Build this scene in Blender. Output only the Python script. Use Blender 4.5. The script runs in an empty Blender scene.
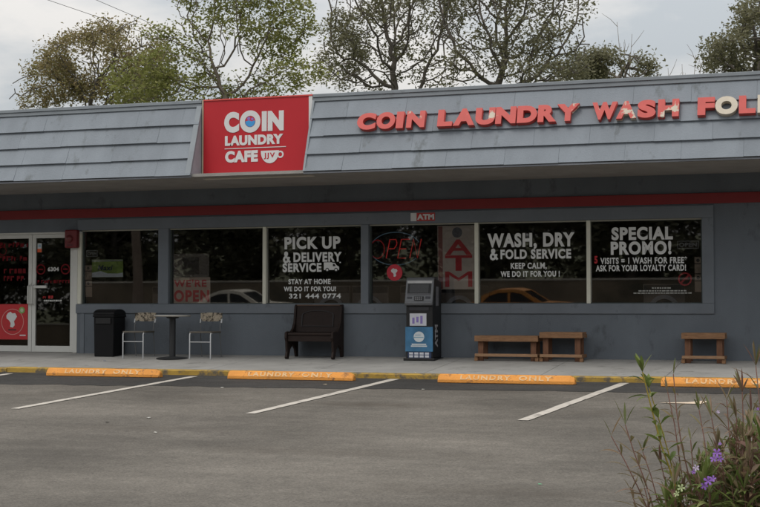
import bpy, bmesh, math, random
import numpy as np
from mathutils import Vector, Matrix, Euler
R = math.radians
SC = bpy.context.scene
COL = SC.collection

# ------------------------------------------------------------------ camera
FPX = 1400.0                                   # focal length in pixels of a 760 px wide picture
YAW, PITCH = 18.538, 2.254
CAMLOC = Vector((0.0, -23.0, 0.83))
cd = bpy.data.cameras.new('camera'); cam = bpy.data.objects.new('camera', cd); COL.objects.link(cam)
cam.location = CAMLOC; cam.rotation_euler = (R(90 + PITCH), 0, R(YAW))
cd.sensor_width = 36; cd.lens = 36 * FPX / 760; cd.clip_start = 0.1; cd.clip_end = 3000
SC.camera = cam
_th, _ph = R(YAW), R(PITCH)
_fw = Vector((-math.sin(_th) * math.cos(_ph), math.cos(_th) * math.cos(_ph), math.sin(_ph)))
_rt = Vector((math.cos(_th), math.sin(_th), 0)); _up = _rt.cross(_fw)
def at(px, py, Y):
    """the real point on the plane y = Y seen at photo pixel (px, py)"""
    d = _fw * FPX + _rt * (px - 380) - _up * (py - 253.5)
    return CAMLOC + d * ((Y - CAMLOC.y) / d.y)

# ------------------------------------------------------------------ world, sun, exposure
SUN_EL, SUN_ROT = 60.0, 205.0                  # high, over the car park, veiled by cloud
w = bpy.data.worlds.new('World'); SC.world = w; w.use_nodes = True
nt = w.node_tree; N = nt.nodes; L = nt.links
for n in list(N): N.remove(n)
out = N.new('ShaderNodeOutputWorld'); bg = N.new('ShaderNodeBackground'); bg.inputs[1].default_value = 0.1
L.new(bg.outputs[0], out.inputs[0])
sky = N.new('ShaderNodeTexSky'); sky.sky_type = 'NISHITA'; sky.sun_disc = False
sky.sun_elevation = R(SUN_EL); sky.sun_rotation = R(SUN_ROT); sky.dust_density = 2.0
tc = N.new('ShaderNodeTexCoord'); sp = N.new('ShaderNodeSeparateXYZ'); L.new(tc.outputs['Generated'], sp.inputs[0])
zz = N.new('ShaderNodeMath'); zz.operation = 'MAXIMUM'; zz.inputs[1].default_value = 0.0; L.new(sp.outputs[2], zz.inputs[0])
za = N.new('ShaderNodeMath'); za.operation = 'ADD'; za.inputs[1].default_value = 0.22; L.new(zz.outputs[0], za.inputs[0])
dv = N.new('ShaderNodeVectorMath'); dv.operation = 'DIVIDE'; L.new(tc.outputs['Generated'], dv.inputs[0])
cb = N.new('ShaderNodeCombineXYZ')
for i in range(3): L.new(za.outputs[0], cb.inputs[i])
L.new(cb.outputs[0], dv.inputs[1])
cn = N.new('ShaderNodeTexNoise'); cn.inputs['Scale'].default_value = 2.3; cn.inputs['Detail'].default_value = 7; cn.inputs['Roughness'].default_value = 0.55
L.new(dv.outputs[0], cn.inputs['Vector'])
cr = N.new('ShaderNodeValToRGB')
cr.color_ramp.elements[0].position = 0.40; cr.color_ramp.elements[0].color = (5.3, 5.6, 5.8, 1)
cr.color_ramp.elements[1].position = 0.62; cr.color_ramp.elements[1].color = (8.3, 8.0, 7.6, 1)
L.new(cn.outputs[0], cr.inputs[0])
br = N.new('ShaderNodeMath'); br.operation = 'MULTIPLY_ADD'; br.inputs[1].default_value = 1.5; br.inputs[2].default_value = 0.55
L.new(zz.outputs[0], br.inputs[0])
cm = N.new('ShaderNodeVectorMath'); cm.operation = 'SCALE'; L.new(cr.outputs[0], cm.inputs[0]); L.new(br.outputs[0], cm.inputs['Scale'])
mx = N.new('ShaderNodeMix'); mx.data_type = 'RGBA'; mx.inputs[0].default_value = 0.9
L.new(sky.outputs[0], mx.inputs[6]); L.new(cm.outputs[0], mx.inputs[7]); L.new(mx.outputs[2], bg.inputs[0])

sl = bpy.data.lights.new('sun', 'SUN'); sl.energy = 0.95; sl.angle = R(22); sl.color = (1.0, 0.95, 0.87)
so = bpy.data.objects.new('sun', sl); COL.objects.link(so)
_sd = Vector((math.sin(R(SUN_ROT)) * math.cos(R(SUN_EL)), math.cos(R(SUN_ROT)) * math.cos(R(SUN_EL)), math.sin(R(SUN_EL))))
so.rotation_euler = _sd.to_track_quat('Z', 'Y').to_euler(); so.location = (0, 10, 30)

SC.render.engine = 'CYCLES'
SC.view_settings.view_transform = 'Standard'; SC.view_settings.look = 'None'
SC.view_settings.gamma = 1; SC.view_settings.use_curve_mapping = False
SC.view_settings.exposure = 0.38

# ------------------------------------------------------------------ materials
MATS = {}
def mat(name, col, rough=0.7, var=0.12, scale=6.0, bump=0.0, bscale=60.0, metal=0.0, spec=0.4, island=0.0, dirt=None, stretch=None):
    """principled surface whose colour wanders with world-space noise; dirt = (colour, amount, scale)"""
    if name in MATS: return MATS[name]
    m = bpy.data.materials.new(name); m.use_nodes = True; t = m.node_tree; n = t.nodes; l = t.links
    b = n['Principled BSDF']; b.inputs['Roughness'].default_value = rough; b.inputs['Metallic'].default_value = metal
    b.inputs['Specular IOR Level'].default_value = spec
    g = n.new('ShaderNodeNewGeometry'); vec = g.outputs['Position']
    if stretch:
        mp = n.new('ShaderNodeMapping'); mp.inputs['Scale'].default_value = stretch; l.new(vec, mp.inputs[0]); vec = mp.outputs[0]
    nz = n.new('ShaderNodeTexNoise'); nz.inputs['Scale'].default_value = scale; nz.inputs['Detail'].default_value = 6; nz.inputs['Roughness'].default_value = 0.6
    l.new(vec, nz.inputs['Vector'])
    mr = n.new('ShaderNodeMapRange'); mr.inputs[1].default_value = 0.25; mr.inputs[2].default_value = 0.75
    mr.inputs[3].default_value = 1 - var; mr.inputs[4].default_value = 1 + var; l.new(nz.outputs[0], mr.inputs[0])
    v = mr.outputs[0]
    if island:
        m2 = n.new('ShaderNodeMapRange'); m2.inputs[3].default_value = 1 - island; m2.inputs[4].default_value = 1 + island
        l.new(g.outputs['Random Per Island'], m2.inputs[0])
        mm = n.new('ShaderNodeMath'); mm.operation = 'MULTIPLY'; l.new(v, mm.inputs[0]); l.new(m2.outputs[0], mm.inputs[1]); v = mm.outputs[0]
    sc = n.new('ShaderNodeVectorMath'); sc.operation = 'SCALE'; sc.inputs[0].default_value = col[:3]; l.new(v, sc.inputs['Scale'])
    c = sc.outputs[0]
    if dirt:
        dz = n.new('ShaderNodeTexNoise'); dz.inputs['Scale'].default_value = dirt[2]; dz.inputs['Detail'].default_value = 8; dz.inputs['Roughness'].default_value = 0.7
        l.new(vec, dz.inputs['Vector'])
        dr = n.new('ShaderNodeValToRGB'); p = 0.72 - 0.4 * dirt[1]
        dr.color_ramp.elements[0].position = p; dr.color_ramp.elements[1].position = min(1, p + 0.1)
        dr.color_ramp.elements[0].color = (0, 0, 0, 1); dr.color_ramp.elements[1].color = (1, 1, 1, 1)
        l.new(dz.outputs[0], dr.inputs[0])
        dm = n.new('ShaderNodeMix'); dm.data_type = 'RGBA'; l.new(dr.outputs[0], dm.inputs[0]); l.new(c, dm.inputs[6]); dm.inputs[7].default_value = (*dirt[0], 1)
        c = dm.outputs[2]
    l.new(c, b.inputs['Base Color'])
    if bump:
        bz = n.new('ShaderNodeTexNoise'); bz.inputs['Scale'].default_value = bscale; bz.inputs['Detail'].default_value = 4; l.new(g.outputs['Position'], bz.inputs['Vector'])
        bp = n.new('ShaderNodeBump'); bp.inputs['Strength'].default_value = bump; bp.inputs['Distance'].default_value = 0.01
        l.new(bz.outputs[0], bp.inputs['Height']); l.new(bp.outputs[0], b.inputs['Normal'])
    MATS[name] = m; return m

def leaf_mat(name, cols, rough=0.55, trans=0.25):
    """each leaf takes one of the colours at random; some light passes through"""
    m = bpy.data.materials.new(name); m.use_nodes = True; t = m.node_tree; n = t.nodes; l = t.links
    b = n['Principled BSDF']; b.inputs['Roughness'].default_value = rough; b.inputs['Specular IOR Level'].default_value = 0.25
    g = n.new('ShaderNodeNewGeometry'); r = n.new('ShaderNodeValToRGB'); e = r.color_ramp.elements
    while len(e) < len(cols): e.new(0.5)
    for i, c in enumerate(cols): e[i].position = i / (len(cols) - 1); e[i].color = (*c, 1)
    l.new(g.outputs['Random Per Island'], r.inputs[0]); l.new(r.outputs[0], b.inputs['Base Color'])
    tr = n.new('ShaderNodeBsdfTranslucent'); l.new(r.outputs[0], tr.inputs[0])
    ms = n.new('ShaderNodeMixShader'); ms.inputs[0].default_value = trans
    l.new(b.outputs[0], ms.inputs[1]); l.new(tr.outputs[0], ms.inputs[2]); l.new(ms.outputs[0], n['Material Output'].inputs[0])
    return m

def glass_mat(name, tint, refl, tintcol=(1, 1, 1)):
    m = bpy.data.materials.new(name); m.use_nodes = True; t = m.node_tree; n = t.nodes; l = t.links
    n.remove(n['Principled BSDF'])
    tr = n.new('ShaderNodeBsdfTransparent'); tr.inputs[0].default_value = tuple(tint * c for c in tintcol) + (1,)
    gl = n.new('ShaderNodeBsdfGlossy'); gl.inputs['Roughness'].default_value = 0.016; gl.inputs[0].default_value = (0.95, 0.95, 0.93, 1)
    fr = n.new('ShaderNodeFresnel'); fr.inputs[0].default_value = 1.5
    ad = n.new('ShaderNodeMath'); ad.operation = 'ADD'; ad.inputs[1].default_value = refl; l.new(fr.outputs[0], ad.inputs[0]); ad.use_clamp = True
    ms = n.new('ShaderNodeMixShader'); l.new(ad.outputs[0], ms.inputs[0]); l.new(tr.outputs[0], ms.inputs[1]); l.new(gl.outputs[0], ms.inputs[2])
    l.new(ms.outputs[0], n['Material Output'].inputs[0]); return m

def emit_mat(name, col, s):
    m = bpy.data.materials.new(name); m.use_nodes = True; b = m.node_tree.nodes['Principled BSDF']
    b.inputs['Base Color'].default_value = (*col, 1); b.inputs['Emission Color'].default_value = (*col, 1); b.inputs['Emission Strength'].default_value = s
    return m

def sheer_mat(name, col, alpha):
    """thin printed film one can partly see through"""
    m = bpy.data.materials.new(name); m.use_nodes = True; t = m.node_tree; n = t.nodes; l = t.links
    d = n['Principled BSDF']; d.inputs['Base Color'].default_value = (*col, 1); d.inputs['Roughness'].default_value = 0.8
    tr = n.new('ShaderNodeBsdfTransparent'); ms = n.new('ShaderNodeMixShader'); ms.inputs[0].default_value = alpha
    l.new(tr.outputs[0], ms.inputs[1]); l.new(d.outputs[0], ms.inputs[2]); l.new(ms.outputs[0], n['Material Output'].inputs[0]); return m

M_WALL = mat('stucco_paint', (0.128, 0.146, 0.168), 0.85, 0.16, 1.1, 0.5, 70, dirt=((0.082, 0.092, 0.104), 0.36, 2.4), stretch=(1, 1, 0.5))
M_TRIM = mat('trim_paint', (0.145, 0.163, 0.186), 0.75, 0.12, 2.0, 0.15, 60, dirt=((0.11, 0.122, 0.138), 0.3, 4))
M_SHINGLE = mat('painted_shingle', (0.193, 0.216, 0.244), 0.8, 0.13, 2.2, 0.45, 35, island=0.035, dirt=((0.135, 0.15, 0.162), 0.36, 3.5), stretch=(1, 1, 0.22))
M_CAP = mat('painted_cap', (0.22, 0.245, 0.268), 0.65, 0.12, 3.0, dirt=((0.17, 0.185, 0.20), 0.3, 4))
M_SOFFIT = mat('soffit_stucco', (0.29, 0.278, 0.262), 0.9, 0.14, 2.2, 0.5, 40)
M_RED = mat('red_stripe_paint', (0.21, 0.020, 0.022), 0.6, 0.10, 2.0)
M_ALU = mat('white_aluminium', (0.56, 0.56, 0.53), 0.45, 0.06, 4.0, dirt=((0.38, 0.36, 0.31), 0.12, 9))
M_CREAM = mat('cream_mullion', (0.62, 0.61, 0.52), 0.5, 0.06, 4.0)
M_DARKREV = mat('dark_reveal', (0.05, 0.062, 0.058), 0.7)
M_GLASS = glass_mat('tinted_glass', 0.86, 0.06, (0.97, 0.97, 1.0))
M_DOORGLASS = glass_mat('door_glass', 0.70, 0.03)
M_LETTER = mat('white_vinyl', (0.66, 0.67, 0.66), 0.6, 0.05, 5)
M_DIMLETTER = mat('grey_vinyl', (0.30, 0.30, 0.28), 0.7, 0.08, 5)
M_CONC = mat('sidewalk_concrete', (0.285, 0.28, 0.268), 0.9, 0.18, 1.6, 0.4, 90, dirt=((0.19, 0.186, 0.176), 0.36, 2.6))
M_KERB = mat('yellow_kerb_paint', (0.35, 0.225, 0.045), 0.85, 0.25, 4.0, 0.5, 40, dirt=((0.12, 0.10, 0.07), 0.55, 5.0))
M_STOP = mat('orange_stop_paint', (0.66, 0.275, 0.055), 0.75, 0.18, 3.0, 0.5, 45, dirt=((0.26, 0.125, 0.05), 0.40, 6))
M_STENCIL = mat('stencil_white', (0.66, 0.44, 0.235), 0.8, 0.15, 12.0, dirt=((0.62, 0.27, 0.06), 0.48, 16))
M_BLACK = mat('black_plastic', (0.012, 0.012, 0.013), 0.5, 0.1, 6)
M_DARKMETAL = mat('dark_metal', (0.022, 0.023, 0.025), 0.5, 0.1, 6)
M_CHROME = mat('white_steel_tube', (0.42, 0.43, 0.44), 0.4, 0.06, 8, metal=0.2)
M_PEW = mat('dark_stained_oak', (0.020, 0.0125, 0.0105), 0.6, 0.25, 5, 0.1, 80, spec=0.2, stretch=(1, 1, 6))
M_WOOD = mat('red_brown_lumber', (0.245, 0.132, 0.068), 0.85, 0.32, 6, 0.3, 60, island=0.14, dirt=((0.12, 0.065, 0.038), 0.40, 5), stretch=(1.2, 9, 9))
M_RAIL = mat('pale_worn_lumber', (0.29, 0.17, 0.095), 0.75, 0.2, 7, 0.15, 80, stretch=(1.2, 8, 8))
M_WHITE = mat('white_print', (0.62, 0.62, 0.62), 0.5, 0.04, 5)
M_SIGNRED = mat('sign_red', (0.43, 0.014, 0.022), 0.45, 0.05, 1.5)
M_BLUE = mat('print_blue', (0.03, 0.22, 0.50), 0.5, 0.05, 5)
M_BIN = mat('bin_black', (0.006, 0.006, 0.007), 0.6, 0.1, 6, spec=0.2)

def lettering_red(name):
    """raised plastic letters whose red film has peeled to cream in patches; more where the letter is marked"""
    m = bpy.data.materials.new(name); m.use_nodes = True; t = m.node_tree; n = t.nodes; l = t.links
    b = n['Principled BSDF']; b.inputs['Roughness'].default_value = 0.55
    g = n.new('ShaderNodeNewGeometry'); z = n.new('ShaderNodeTexNoise'); z.inputs['Scale'].default_value = 5.5; z.inputs['Detail'].default_value = 6; z.inputs['Roughness'].default_value = 0.6
    l.new(g.outputs['Position'], z.inputs['Vector'])
    oi = n.new('ShaderNodeAttribute'); oi.attribute_type = 'OBJECT'; oi.attribute_name = 'peel'
    ad = n.new('ShaderNodeMath'); ad.operation = 'ADD'; l.new(z.outputs[0], ad.inputs[0]); l.new(oi.outputs['Fac'], ad.inputs[1])
    r = n.new('ShaderNodeValToRGB'); r.color_ramp.elements[0].position = 0.70; r.color_ramp.elements[1].position = 0.74
    r.color_ramp.elements[0].color = (0.50, 0.066, 0.055, 1); r.color_ramp.elements[1].color = (0.52, 0.46, 0.37, 1)
    l.new(ad.outputs[0], r.inputs[0])
    z2 = n.new('ShaderNodeTexNoise'); z2.inputs['Scale'].default_value = 9; l.new(g.outputs['Position'], z2.inputs['Vector'])
    mr = n.new('ShaderNodeMapRange'); mr.inputs[3].default_value = 0.85; mr.inputs[4].default_value = 1.12; l.new(z2.outputs[0], mr.inputs[0])
    sc = n.new('ShaderNodeVectorMath'); sc.operation = 'SCALE'; l.new(r.outputs[0], sc.inputs[0]); l.new(mr.outputs[0], sc.inputs['Scale'])
    l.new(sc.outputs[0], b.inputs['Base Color']); return m
M_PEEL = lettering_red('peeling_red_letter')

# ------------------------------------------------------------------ mesh helpers
class MB:
    def __init__(s): s.v = []; s.f = []
    def add(s, vs, fs):
        k = len(s.v); s.v += [tuple(p) for p in vs]; s.f += [tuple(i + k for i in q) for q in fs]; return s
    def box(s, x0, x1, y0, y1, z0, z1, M=None):
        x0, x1 = sorted((x0, x1)); y0, y1 = sorted((y0, y1)); z0, z1 = sorted((z0, z1))
        vs = [(x0, y0, z0), (x1, y0, z0), (x1, y1, z0), (x0, y1, z0), (x0, y0, z1), (x1, y0, z1), (x1, y1, z1), (x0, y1, z1)]
        if M: vs = [M @ Vector(p) for p in vs]
        return s.add(vs, [(0, 3, 2, 1), (4, 5, 6, 7), (0, 1, 5, 4), (1, 2, 6, 5), (2, 3, 7, 6), (3, 0, 4, 7)])
    def prism(s, prof, x0, x1, axis='x'):
        """profile points (a, b) extruded along axis; axis x: (a,b)=(y,z); axis y: (x,z); axis z: (x,y)"""
        n = len(prof)
        def P(a, b, t): return {'x': (t, a, b), 'y': (a, t, b), 'z': (a, b, t)}[axis]
        vs = [P(a, b, x0) for a, b in prof] + [P(a, b, x1) for a, b in prof]
        fs = [tuple(range(n - 1, -1, -1)), tuple(range(n, 2 * n))] + [(i, (i + 1) % n, (i + 1) % n + n, i + n) for i in range(n)]
        return s.add(vs, fs)
    def tube(s, pts, rad, seg=8, caps=True):
        pts = [Vector(p) for p in pts]; rs = rad if isinstance(rad, (list, tuple)) else [rad] * len(pts)
        rings = []; ref = None
        for i, p in enumerate(pts):
            d = (pts[min(i + 1, len(pts) - 1)] - pts[max(i - 1, 0)])
            d = d.normalized() if d.length > 1e-9 else Vector((0, 0, 1))
            if ref is None:
                ref = Vector((1, 0, 0)) if abs(d.x) < 0.8 else Vector((0, 1, 0))
            a = ref - d * ref.dot(d); a.normalize(); b = d.cross(a); ref = a
            rings.append([p + (a * math.cos(2 * math.pi * k / seg) + b * math.sin(2 * math.pi * k / seg)) * rs[i] for k in range(seg)])
        vs = [q for r in rings for q in r]; fs = []
        for i in range(len(pts) - 1):
            for k in range(seg):
                fs.append((i * seg + k, i * seg + (k + 1) % seg, (i + 1) * seg + (k + 1) % seg, (i + 1) * seg + k))
        if caps: fs += [tuple(range(seg - 1, -1, -1)), tuple((len(pts) - 1) * seg + k for k in range(seg))]
        return s.add(vs, fs)
    def lathe(s, prof, c=(0, 0, 0), seg=28, a0=0, a1=360):
        vs = []; fs = []; full = abs(a1 - a0 - 360) < 1e-6; m = seg if full else seg + 1
        for r, z in prof:
            for k in range(m):
                a = R(a0 + (a1 - a0) * k / seg); vs.append((c[0] + r * math.cos(a), c[1] + r * math.sin(a), c[2] + z))
        for i in range(len(prof) - 1):
            for k in range(seg):
                k2 = (k + 1) % m; fs.append((i * m + k, i * m + k2, (i + 1) * m + k2, (i + 1) * m + k))
        return s.add(vs, fs)
    def disc(s, cx, cz, r, y0, y1, seg=28, sx=1.0):
        """round plate facing -y"""
        return s.prism([(cx + r * sx * math.cos(2 * math.pi * k / seg), cz + r * math.sin(2 * math.pi * k / seg)) for k in range(seg)], y0, y1, 'y')
    def ring(s, cx, cz, r0, r1, y0, y1, seg=32, sx=1.0):
        vs = []; fs = []
        for k in range(seg):
            a = 2 * math.pi * k / seg; c, d = math.cos(a) * sx, math.sin(a)
            vs += [(cx + r0 * c, y0, cz + r0 * d), (cx + r1 * c, y0, cz + r1 * d), (cx + r1 * c, y1, cz + r1 * d), (cx + r0 * c, y1, cz + r0 * d)]
        for k in range(seg):
            a, b = 4 * k, 4 * ((k + 1) % seg)
            for q in range(4): fs.append((a + q, b + q, b + (q + 1) % 4, a + (q + 1) % 4))
        return s.add(vs, fs)

def obj(name, mb, m, parent=None, bevel=0.0, smooth=False, seg=2, label=None):
    me = bpy.data.meshes.new(name)
    if isinstance(mb, MB): me.from_pydata(mb.v, [], mb.f)
    else: me = mb; me.name = name
    bm = bmesh.new(); bm.from_mesh(me)
    if isinstance(mb, MB): bmesh.ops.recalc_face_normals(bm, faces=bm.faces)
    if bevel:
        es = [e for e in bm.edges if len(e.link_faces) == 2 and e.calc_face_angle(0) > 0.5]
        bmesh.ops.bevel(bm, geom=es, offset=bevel, segments=seg, affect='EDGES', profile=0.5)
    if smooth:
        for f in bm.faces: f.smooth = True
        for e in bm.edges:
            if len(e.link_faces) == 2 and e.calc_face_angle(0) > 0.7: e.smooth = False
    bm.to_mesh(me); bm.free()
    me.materials.clear(); me.materials.append(m)
    o = bpy.data.objects.new(name, me); COL.objects.link(o)
    if parent: o.parent = parent
    if label: o['label'] = label
    return o
def tag(o, label, cat, group=None, kind=None):
    o['label'] = label; o['category'] = cat
    if group: o['group'] = group
    if kind: o['kind'] = kind
    return o
def thing(name, label, cat, loc=(0, 0, 0), rz=0, group=None):
    o = bpy.data.objects.new(name, None); COL.objects.link(o); o.location = loc; o.rotation_euler = (0, 0, rz); o.empty_display_size = 0.2
    return tag(o, label, cat, group)
def struct(name, mb, m):
    o = obj(name, mb, m); o['kind'] = 'structure'; return o
def copy_tree(o, parent=None):
    c = o.copy(); COL.objects.link(c); c.parent = parent
    for ch in [x for x in bpy.data.objects if x.parent == o]: copy_tree(ch, c)
    return c

# text: real letter outlines from the built-in font, thickened, fitted to a size in metres
def text_mesh(s, offset=0.035, extrude=0.004, shear=0.0, spacing=1.0):
    cu = bpy.data.curves.new('t', 'FONT'); cu.body = s; cu.size = 1; cu.offset = offset; cu.extrude = 1.0
    cu.shear = shear; cu.space_character = spacing; cu.resolution_u = 5; cu.fill_mode = 'BOTH'
    o = bpy.data.objects.new('t', cu); COL.objects.link(o)
    bpy.context.view_layer.update()
    dg = bpy.context.evaluated_depsgraph_get(); me = bpy.data.meshes.new_from_object(o.evaluated_get(dg))
    bpy.data.objects.remove(o); bpy.data.curves.remove(cu)
    n = len(me.vertices); a = np.empty(n * 3); me.vertices.foreach_get('co', a); a = a.reshape(-1, 3)
    a[:, 2] *= extrude
    return me, a
_cap = {}
def cap_h(offset):
    if offset not in _cap:
        me, a = text_mesh('H', offset); _cap[offset] = (a[:, 1].min(), a[:, 1].max()); bpy.data.meshes.remove(me)
    return _cap[offset]
def text(name, s, x0, x1, z0, z1, fn, m, parent, offset=0.035, extrude=0.003, shear=0.0, spacing=1.08, label=None):
    """lettering from x0 to x1, baseline z0, capital height to z1; fn(x, z, out) gives the point"""
    me, a = text_mesh(s, offset, 1.0, shear, spacing)
    lo, hi = cap_h(offset); mn, mxx = a[:, 0].min(), a[:, 0].max()
    X = x0 + (a[:, 0] - mn) / (mxx - mn) * (x1 - x0); Z = z0 + (a[:, 1] - lo) / (hi - lo) * (z1 - z0); O = (a[:, 2] + 1) * 0.5 * extrude
    co = np.array([fn(float(p), float(q), float(r)) for p, q, r in zip(X, Z, O)])
    me.vertices.foreach_set('co', co.ravel()); me.update()
    return obj(name, me, m, parent, label=label)
def flat(y):                                   # a vertical plane facing the car park
    return lambda x, z, o: (x, y - o, z)
TILT = 0.027                                  # the panes lean out a little at the top
def on_glass(yc, off=0.006):
    return lambda x, z, o: (x, yc - off - (z - 1.6) * TILT - o, z)
def glassbox(x0, x1, z0, z1, yc, th=0.006, tilt=TILT):
    mb = MB(); y = lambda z: yc - (z - 1.6) * tilt
    vs = [(x0, y(z0), z0), (x1, y(z0), z0), (x1, y(z0) + th, z0), (x0, y(z0) + th, z0), (x0, y(z1), z1), (x1, y(z1), z1), (x1, y(z1) + th, z1), (x0, y(z1) + th, z1)]
    return mb.add(vs, [(0, 3, 2, 1), (4, 5, 6, 7), (0, 1, 5, 4), (1, 2, 6, 5), (2, 3, 7, 6), (3, 0, 4, 7)])
def sheet_on_glass(x0, x1, z0, z1, yc, off, th=0.003):
    mb = glassbox(x0, x1, z0, z1, yc + off, th); return mb

# ------------------------------------------------------------------ ground
S = 0.058; LOT0 = -0.245                        # the car park falls away from the kerb
def gz(y):
    if y > -24: return LOT0 + S * (y + 2.5)
    return LOT0 + S * (-21.5)
def asphalt(name, base, streak=0.1, stains=()):
    m = bpy.data.materials.new(name); m.use_nodes = True; t = m.node_tree; n = t.nodes; l = t.links
    b = n['Principled BSDF']; b.inputs['Roughness'].default_value = 0.92; b.inputs['Specular IOR Level'].default_value = 0.25
    g = n.new('ShaderNodeNewGeometry'); P = g.outputs['Position']
    def noise(sc, det, rg, lo, hi, st=None, p0=0.3, p1=0.7):
        v = P
        if st:
            mp = n.new('ShaderNodeMapping'); mp.inputs['Scale'].default_value = st; mp.inputs['Rotation'].default_value = (0, 0, 0.05); l.new(P, mp.inputs[0]); v = mp.outputs[0]
        z = n.new('ShaderNodeTexNoise'); z.inputs['Scale'].default_value = sc; z.inputs['Detail'].default_value = det; z.inputs['Roughness'].default_value = rg; l.new(v, z.inputs['Vector'])
        r = n.new('ShaderNodeMapRange'); r.inputs[1].default_value = p0; r.inputs[2].default_value = p1; r.inputs[3].default_value = lo; r.inputs[4].default_value = hi; l.new(z.outputs[0], r.inputs[0]); return r.outputs[0]
    def mul(a, c):
        k = n.new('ShaderNodeMath'); k.operation = 'MULTIPLY'; l.new(a, k.inputs[0]); l.new(c, k.inputs[1]); return k.outputs[0]
    v = mul(noise(0.26, 6, 0.65, 0.68, 1.26), noise(1.0, 6, 0.65, 1 - streak, 1 + streak, (0.35, 2.6, 1)))
    v = mul(v, noise(40, 4, 0.8, 0.6, 1.4)); v = mul(v, noise(7, 6, 0.75, 0.86, 1.14)); v = mul(v, noise(0.6, 6, 0.7, 0.80, 1.06, (0.6, 1.3, 1), 0.38, 0.62))
    sc = n.new('ShaderNodeVectorMath'); sc.operation = 'SCALE'; sc.inputs[0].default_value = base; l.new(v, sc.inputs['Scale']); c = sc.outputs[0]
    for (sx, sy, rx, ry, amt) in stains:        # oil and tyre stains lying on the surface
        mp = n.new('ShaderNodeVectorMath'); mp.operation = 'SUBTRACT'; mp.inputs[1].default_value = (sx, sy, 0); l.new(P, mp.inputs[0])
        ml = n.new('ShaderNodeVectorMath'); ml.operation = 'MULTIPLY'; ml.inputs[1].default_value = (1 / rx, 1 / ry, 0); l.new(mp.outputs[0], ml.inputs[0])
        ln = n.new('ShaderNodeVectorMath'); ln.operation = 'LENGTH'; l.new(ml.outputs[0], ln.inputs[0])
        z = n.new('ShaderNodeTexNoise'); z.inputs['Scale'].default_value = 2.2; z.inputs['Detail'].default_value = 6; l.new(P, z.inputs['Vector'])
        a = n.new('ShaderNodeMath'); a.operation = 'MULTIPLY_ADD'; a.inputs[1].default_value = 1.8; l.new(z.outputs[0], a.inputs[0]); l.new(ln.outputs['Value'], a.inputs[2])
        r = n.new('ShaderNodeMapRange'); r.inputs[1].default_value = 1.0; r.inputs[2].default_value = 1.9; r.inputs[3].default_value = amt; r.inputs[4].default_value = 0; l.new(a.outputs[0], r.inputs[0])
        mixn = n.new('ShaderNodeMix'); mixn.data_type = 'RGBA'; l.new(r.outputs[0], mixn.inputs[0]); l.new(c, mixn.inputs[6]); mixn.inputs[7].default_value = (0.055, 0.045, 0.035, 1); c = mixn.outputs[2]
    l.new(c, b.inputs['Base Color'])
    bz = n.new('ShaderNodeTexNoise'); bz.inputs['Scale'].default_value = 90; l.new(P, bz.inputs['Vector'])
    bp = n.new('ShaderNodeBump'); bp.inputs['Strength'].default_value = 0.35; bp.inputs['Distance'].default_value = 0.006; l.new(bz.outputs[0], bp.inputs['Height']); l.new(bp.outputs[0], b.inputs['Normal'])
    return m
M_LOT = asphalt('worn_asphalt', (0.124, 0.112, 0.097), 0.09, [(-6.0, -5.6, 1.0, 0.35, 0.55), (-2.9, -5.9, 0.9, 0.4, 0.25), (-8.6, -5.2, 0.9, 0.25, 0.3), (-11.3, -5.4, 1.0, 0.3, 0.2), (-4.6, -3.6, 0.7, 0.5, .3), (-1.4, -7.2, 1.4, .35, .22), (-5.2, -9.4, 2.2, .4, .3), (-2.8, -11.2, 1.8, .4, .3), (-7.8, -8.2, 1.5, .3, .25)])
M_PATCH = asphalt('fresh_asphalt', (0.046, 0.044, 0.042), 0.16)

mb = MB()
ys = [-2.5, -24, -24.001, -400]
mb.add([(-60, -2.4, gz(-2.4)), (45, -2.4, gz(-2.4)), (45, -24, gz(-24)), (-60, -24, gz(-24))], [(0, 3, 2, 1)])
struct('parking_lot', mb, M_LOT)
mb = MB(); rnd = random.Random(3)
top = [(-30 + i * 0.25, -2.45) for i in range(161)]
edge = [(x, -(4.19 - (x + 12.5) * 0.050) + rnd.uniform(-0.07, 0.07)) for x, _ in top]
vs = [(x, y, gz(y) + 0.004) for x, y in top] + [(x, y, gz(y) + 0.004) for x, y in edge]
mb.add(vs, [(i, i + 161, i + 162, i + 1) for i in range(160)])
struct('resurfaced_strip', mb, M_PATCH)
mb = MB().add([(-600, -24, gz(-24)), (600, -24, gz(-24)), (600, -35, gz(-24)), (-600, -35, gz(-24))], [(0, 3, 2, 1)])
struct('street', mb, mat('street_asphalt', (0.10, 0.10, 0.098), 0.9, 0.15, 1.0))
mb = MB().add([(-600, -35, gz(-24)), (600, -35, gz(-24)), (600, -60, -0.6), (600, -900, 0), (-600, -900, 0), (-600, -60, -0.6)], [(0, 5, 2, 1), (5, 4, 3, 2)])
struct('far_verge', mb, mat('dry_grass', (0.075, 0.078, 0.035), 0.95, 0.3, 1.5))
mb = MB()
mb.add([(-900, -2.6, -0.32), (-60, -2.6, -0.32), (-60, -24, gz(-24) - 0.01), (-900, -24, gz(-24) - 0.01)], [(0, 3, 2, 1)])
mb.add([(45, -2.6, -0.32), (900, -2.6, -0.32), (900, -24, gz(-24) - 0.01), (45, -24, gz(-24) - 0.01)], [(0, 3, 2, 1)])
mb.add([(-900, -2.6, -0.32), (900, -2.6, -0.32), (900, 1200, -0.32), (-900, 1200, -0.32)], [(0, 1, 2, 3)])
struct('ground', mb, mat('ground_grass', (0.06, 0.075, 0.03), 0.95, 0.3, 0.8))
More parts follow.
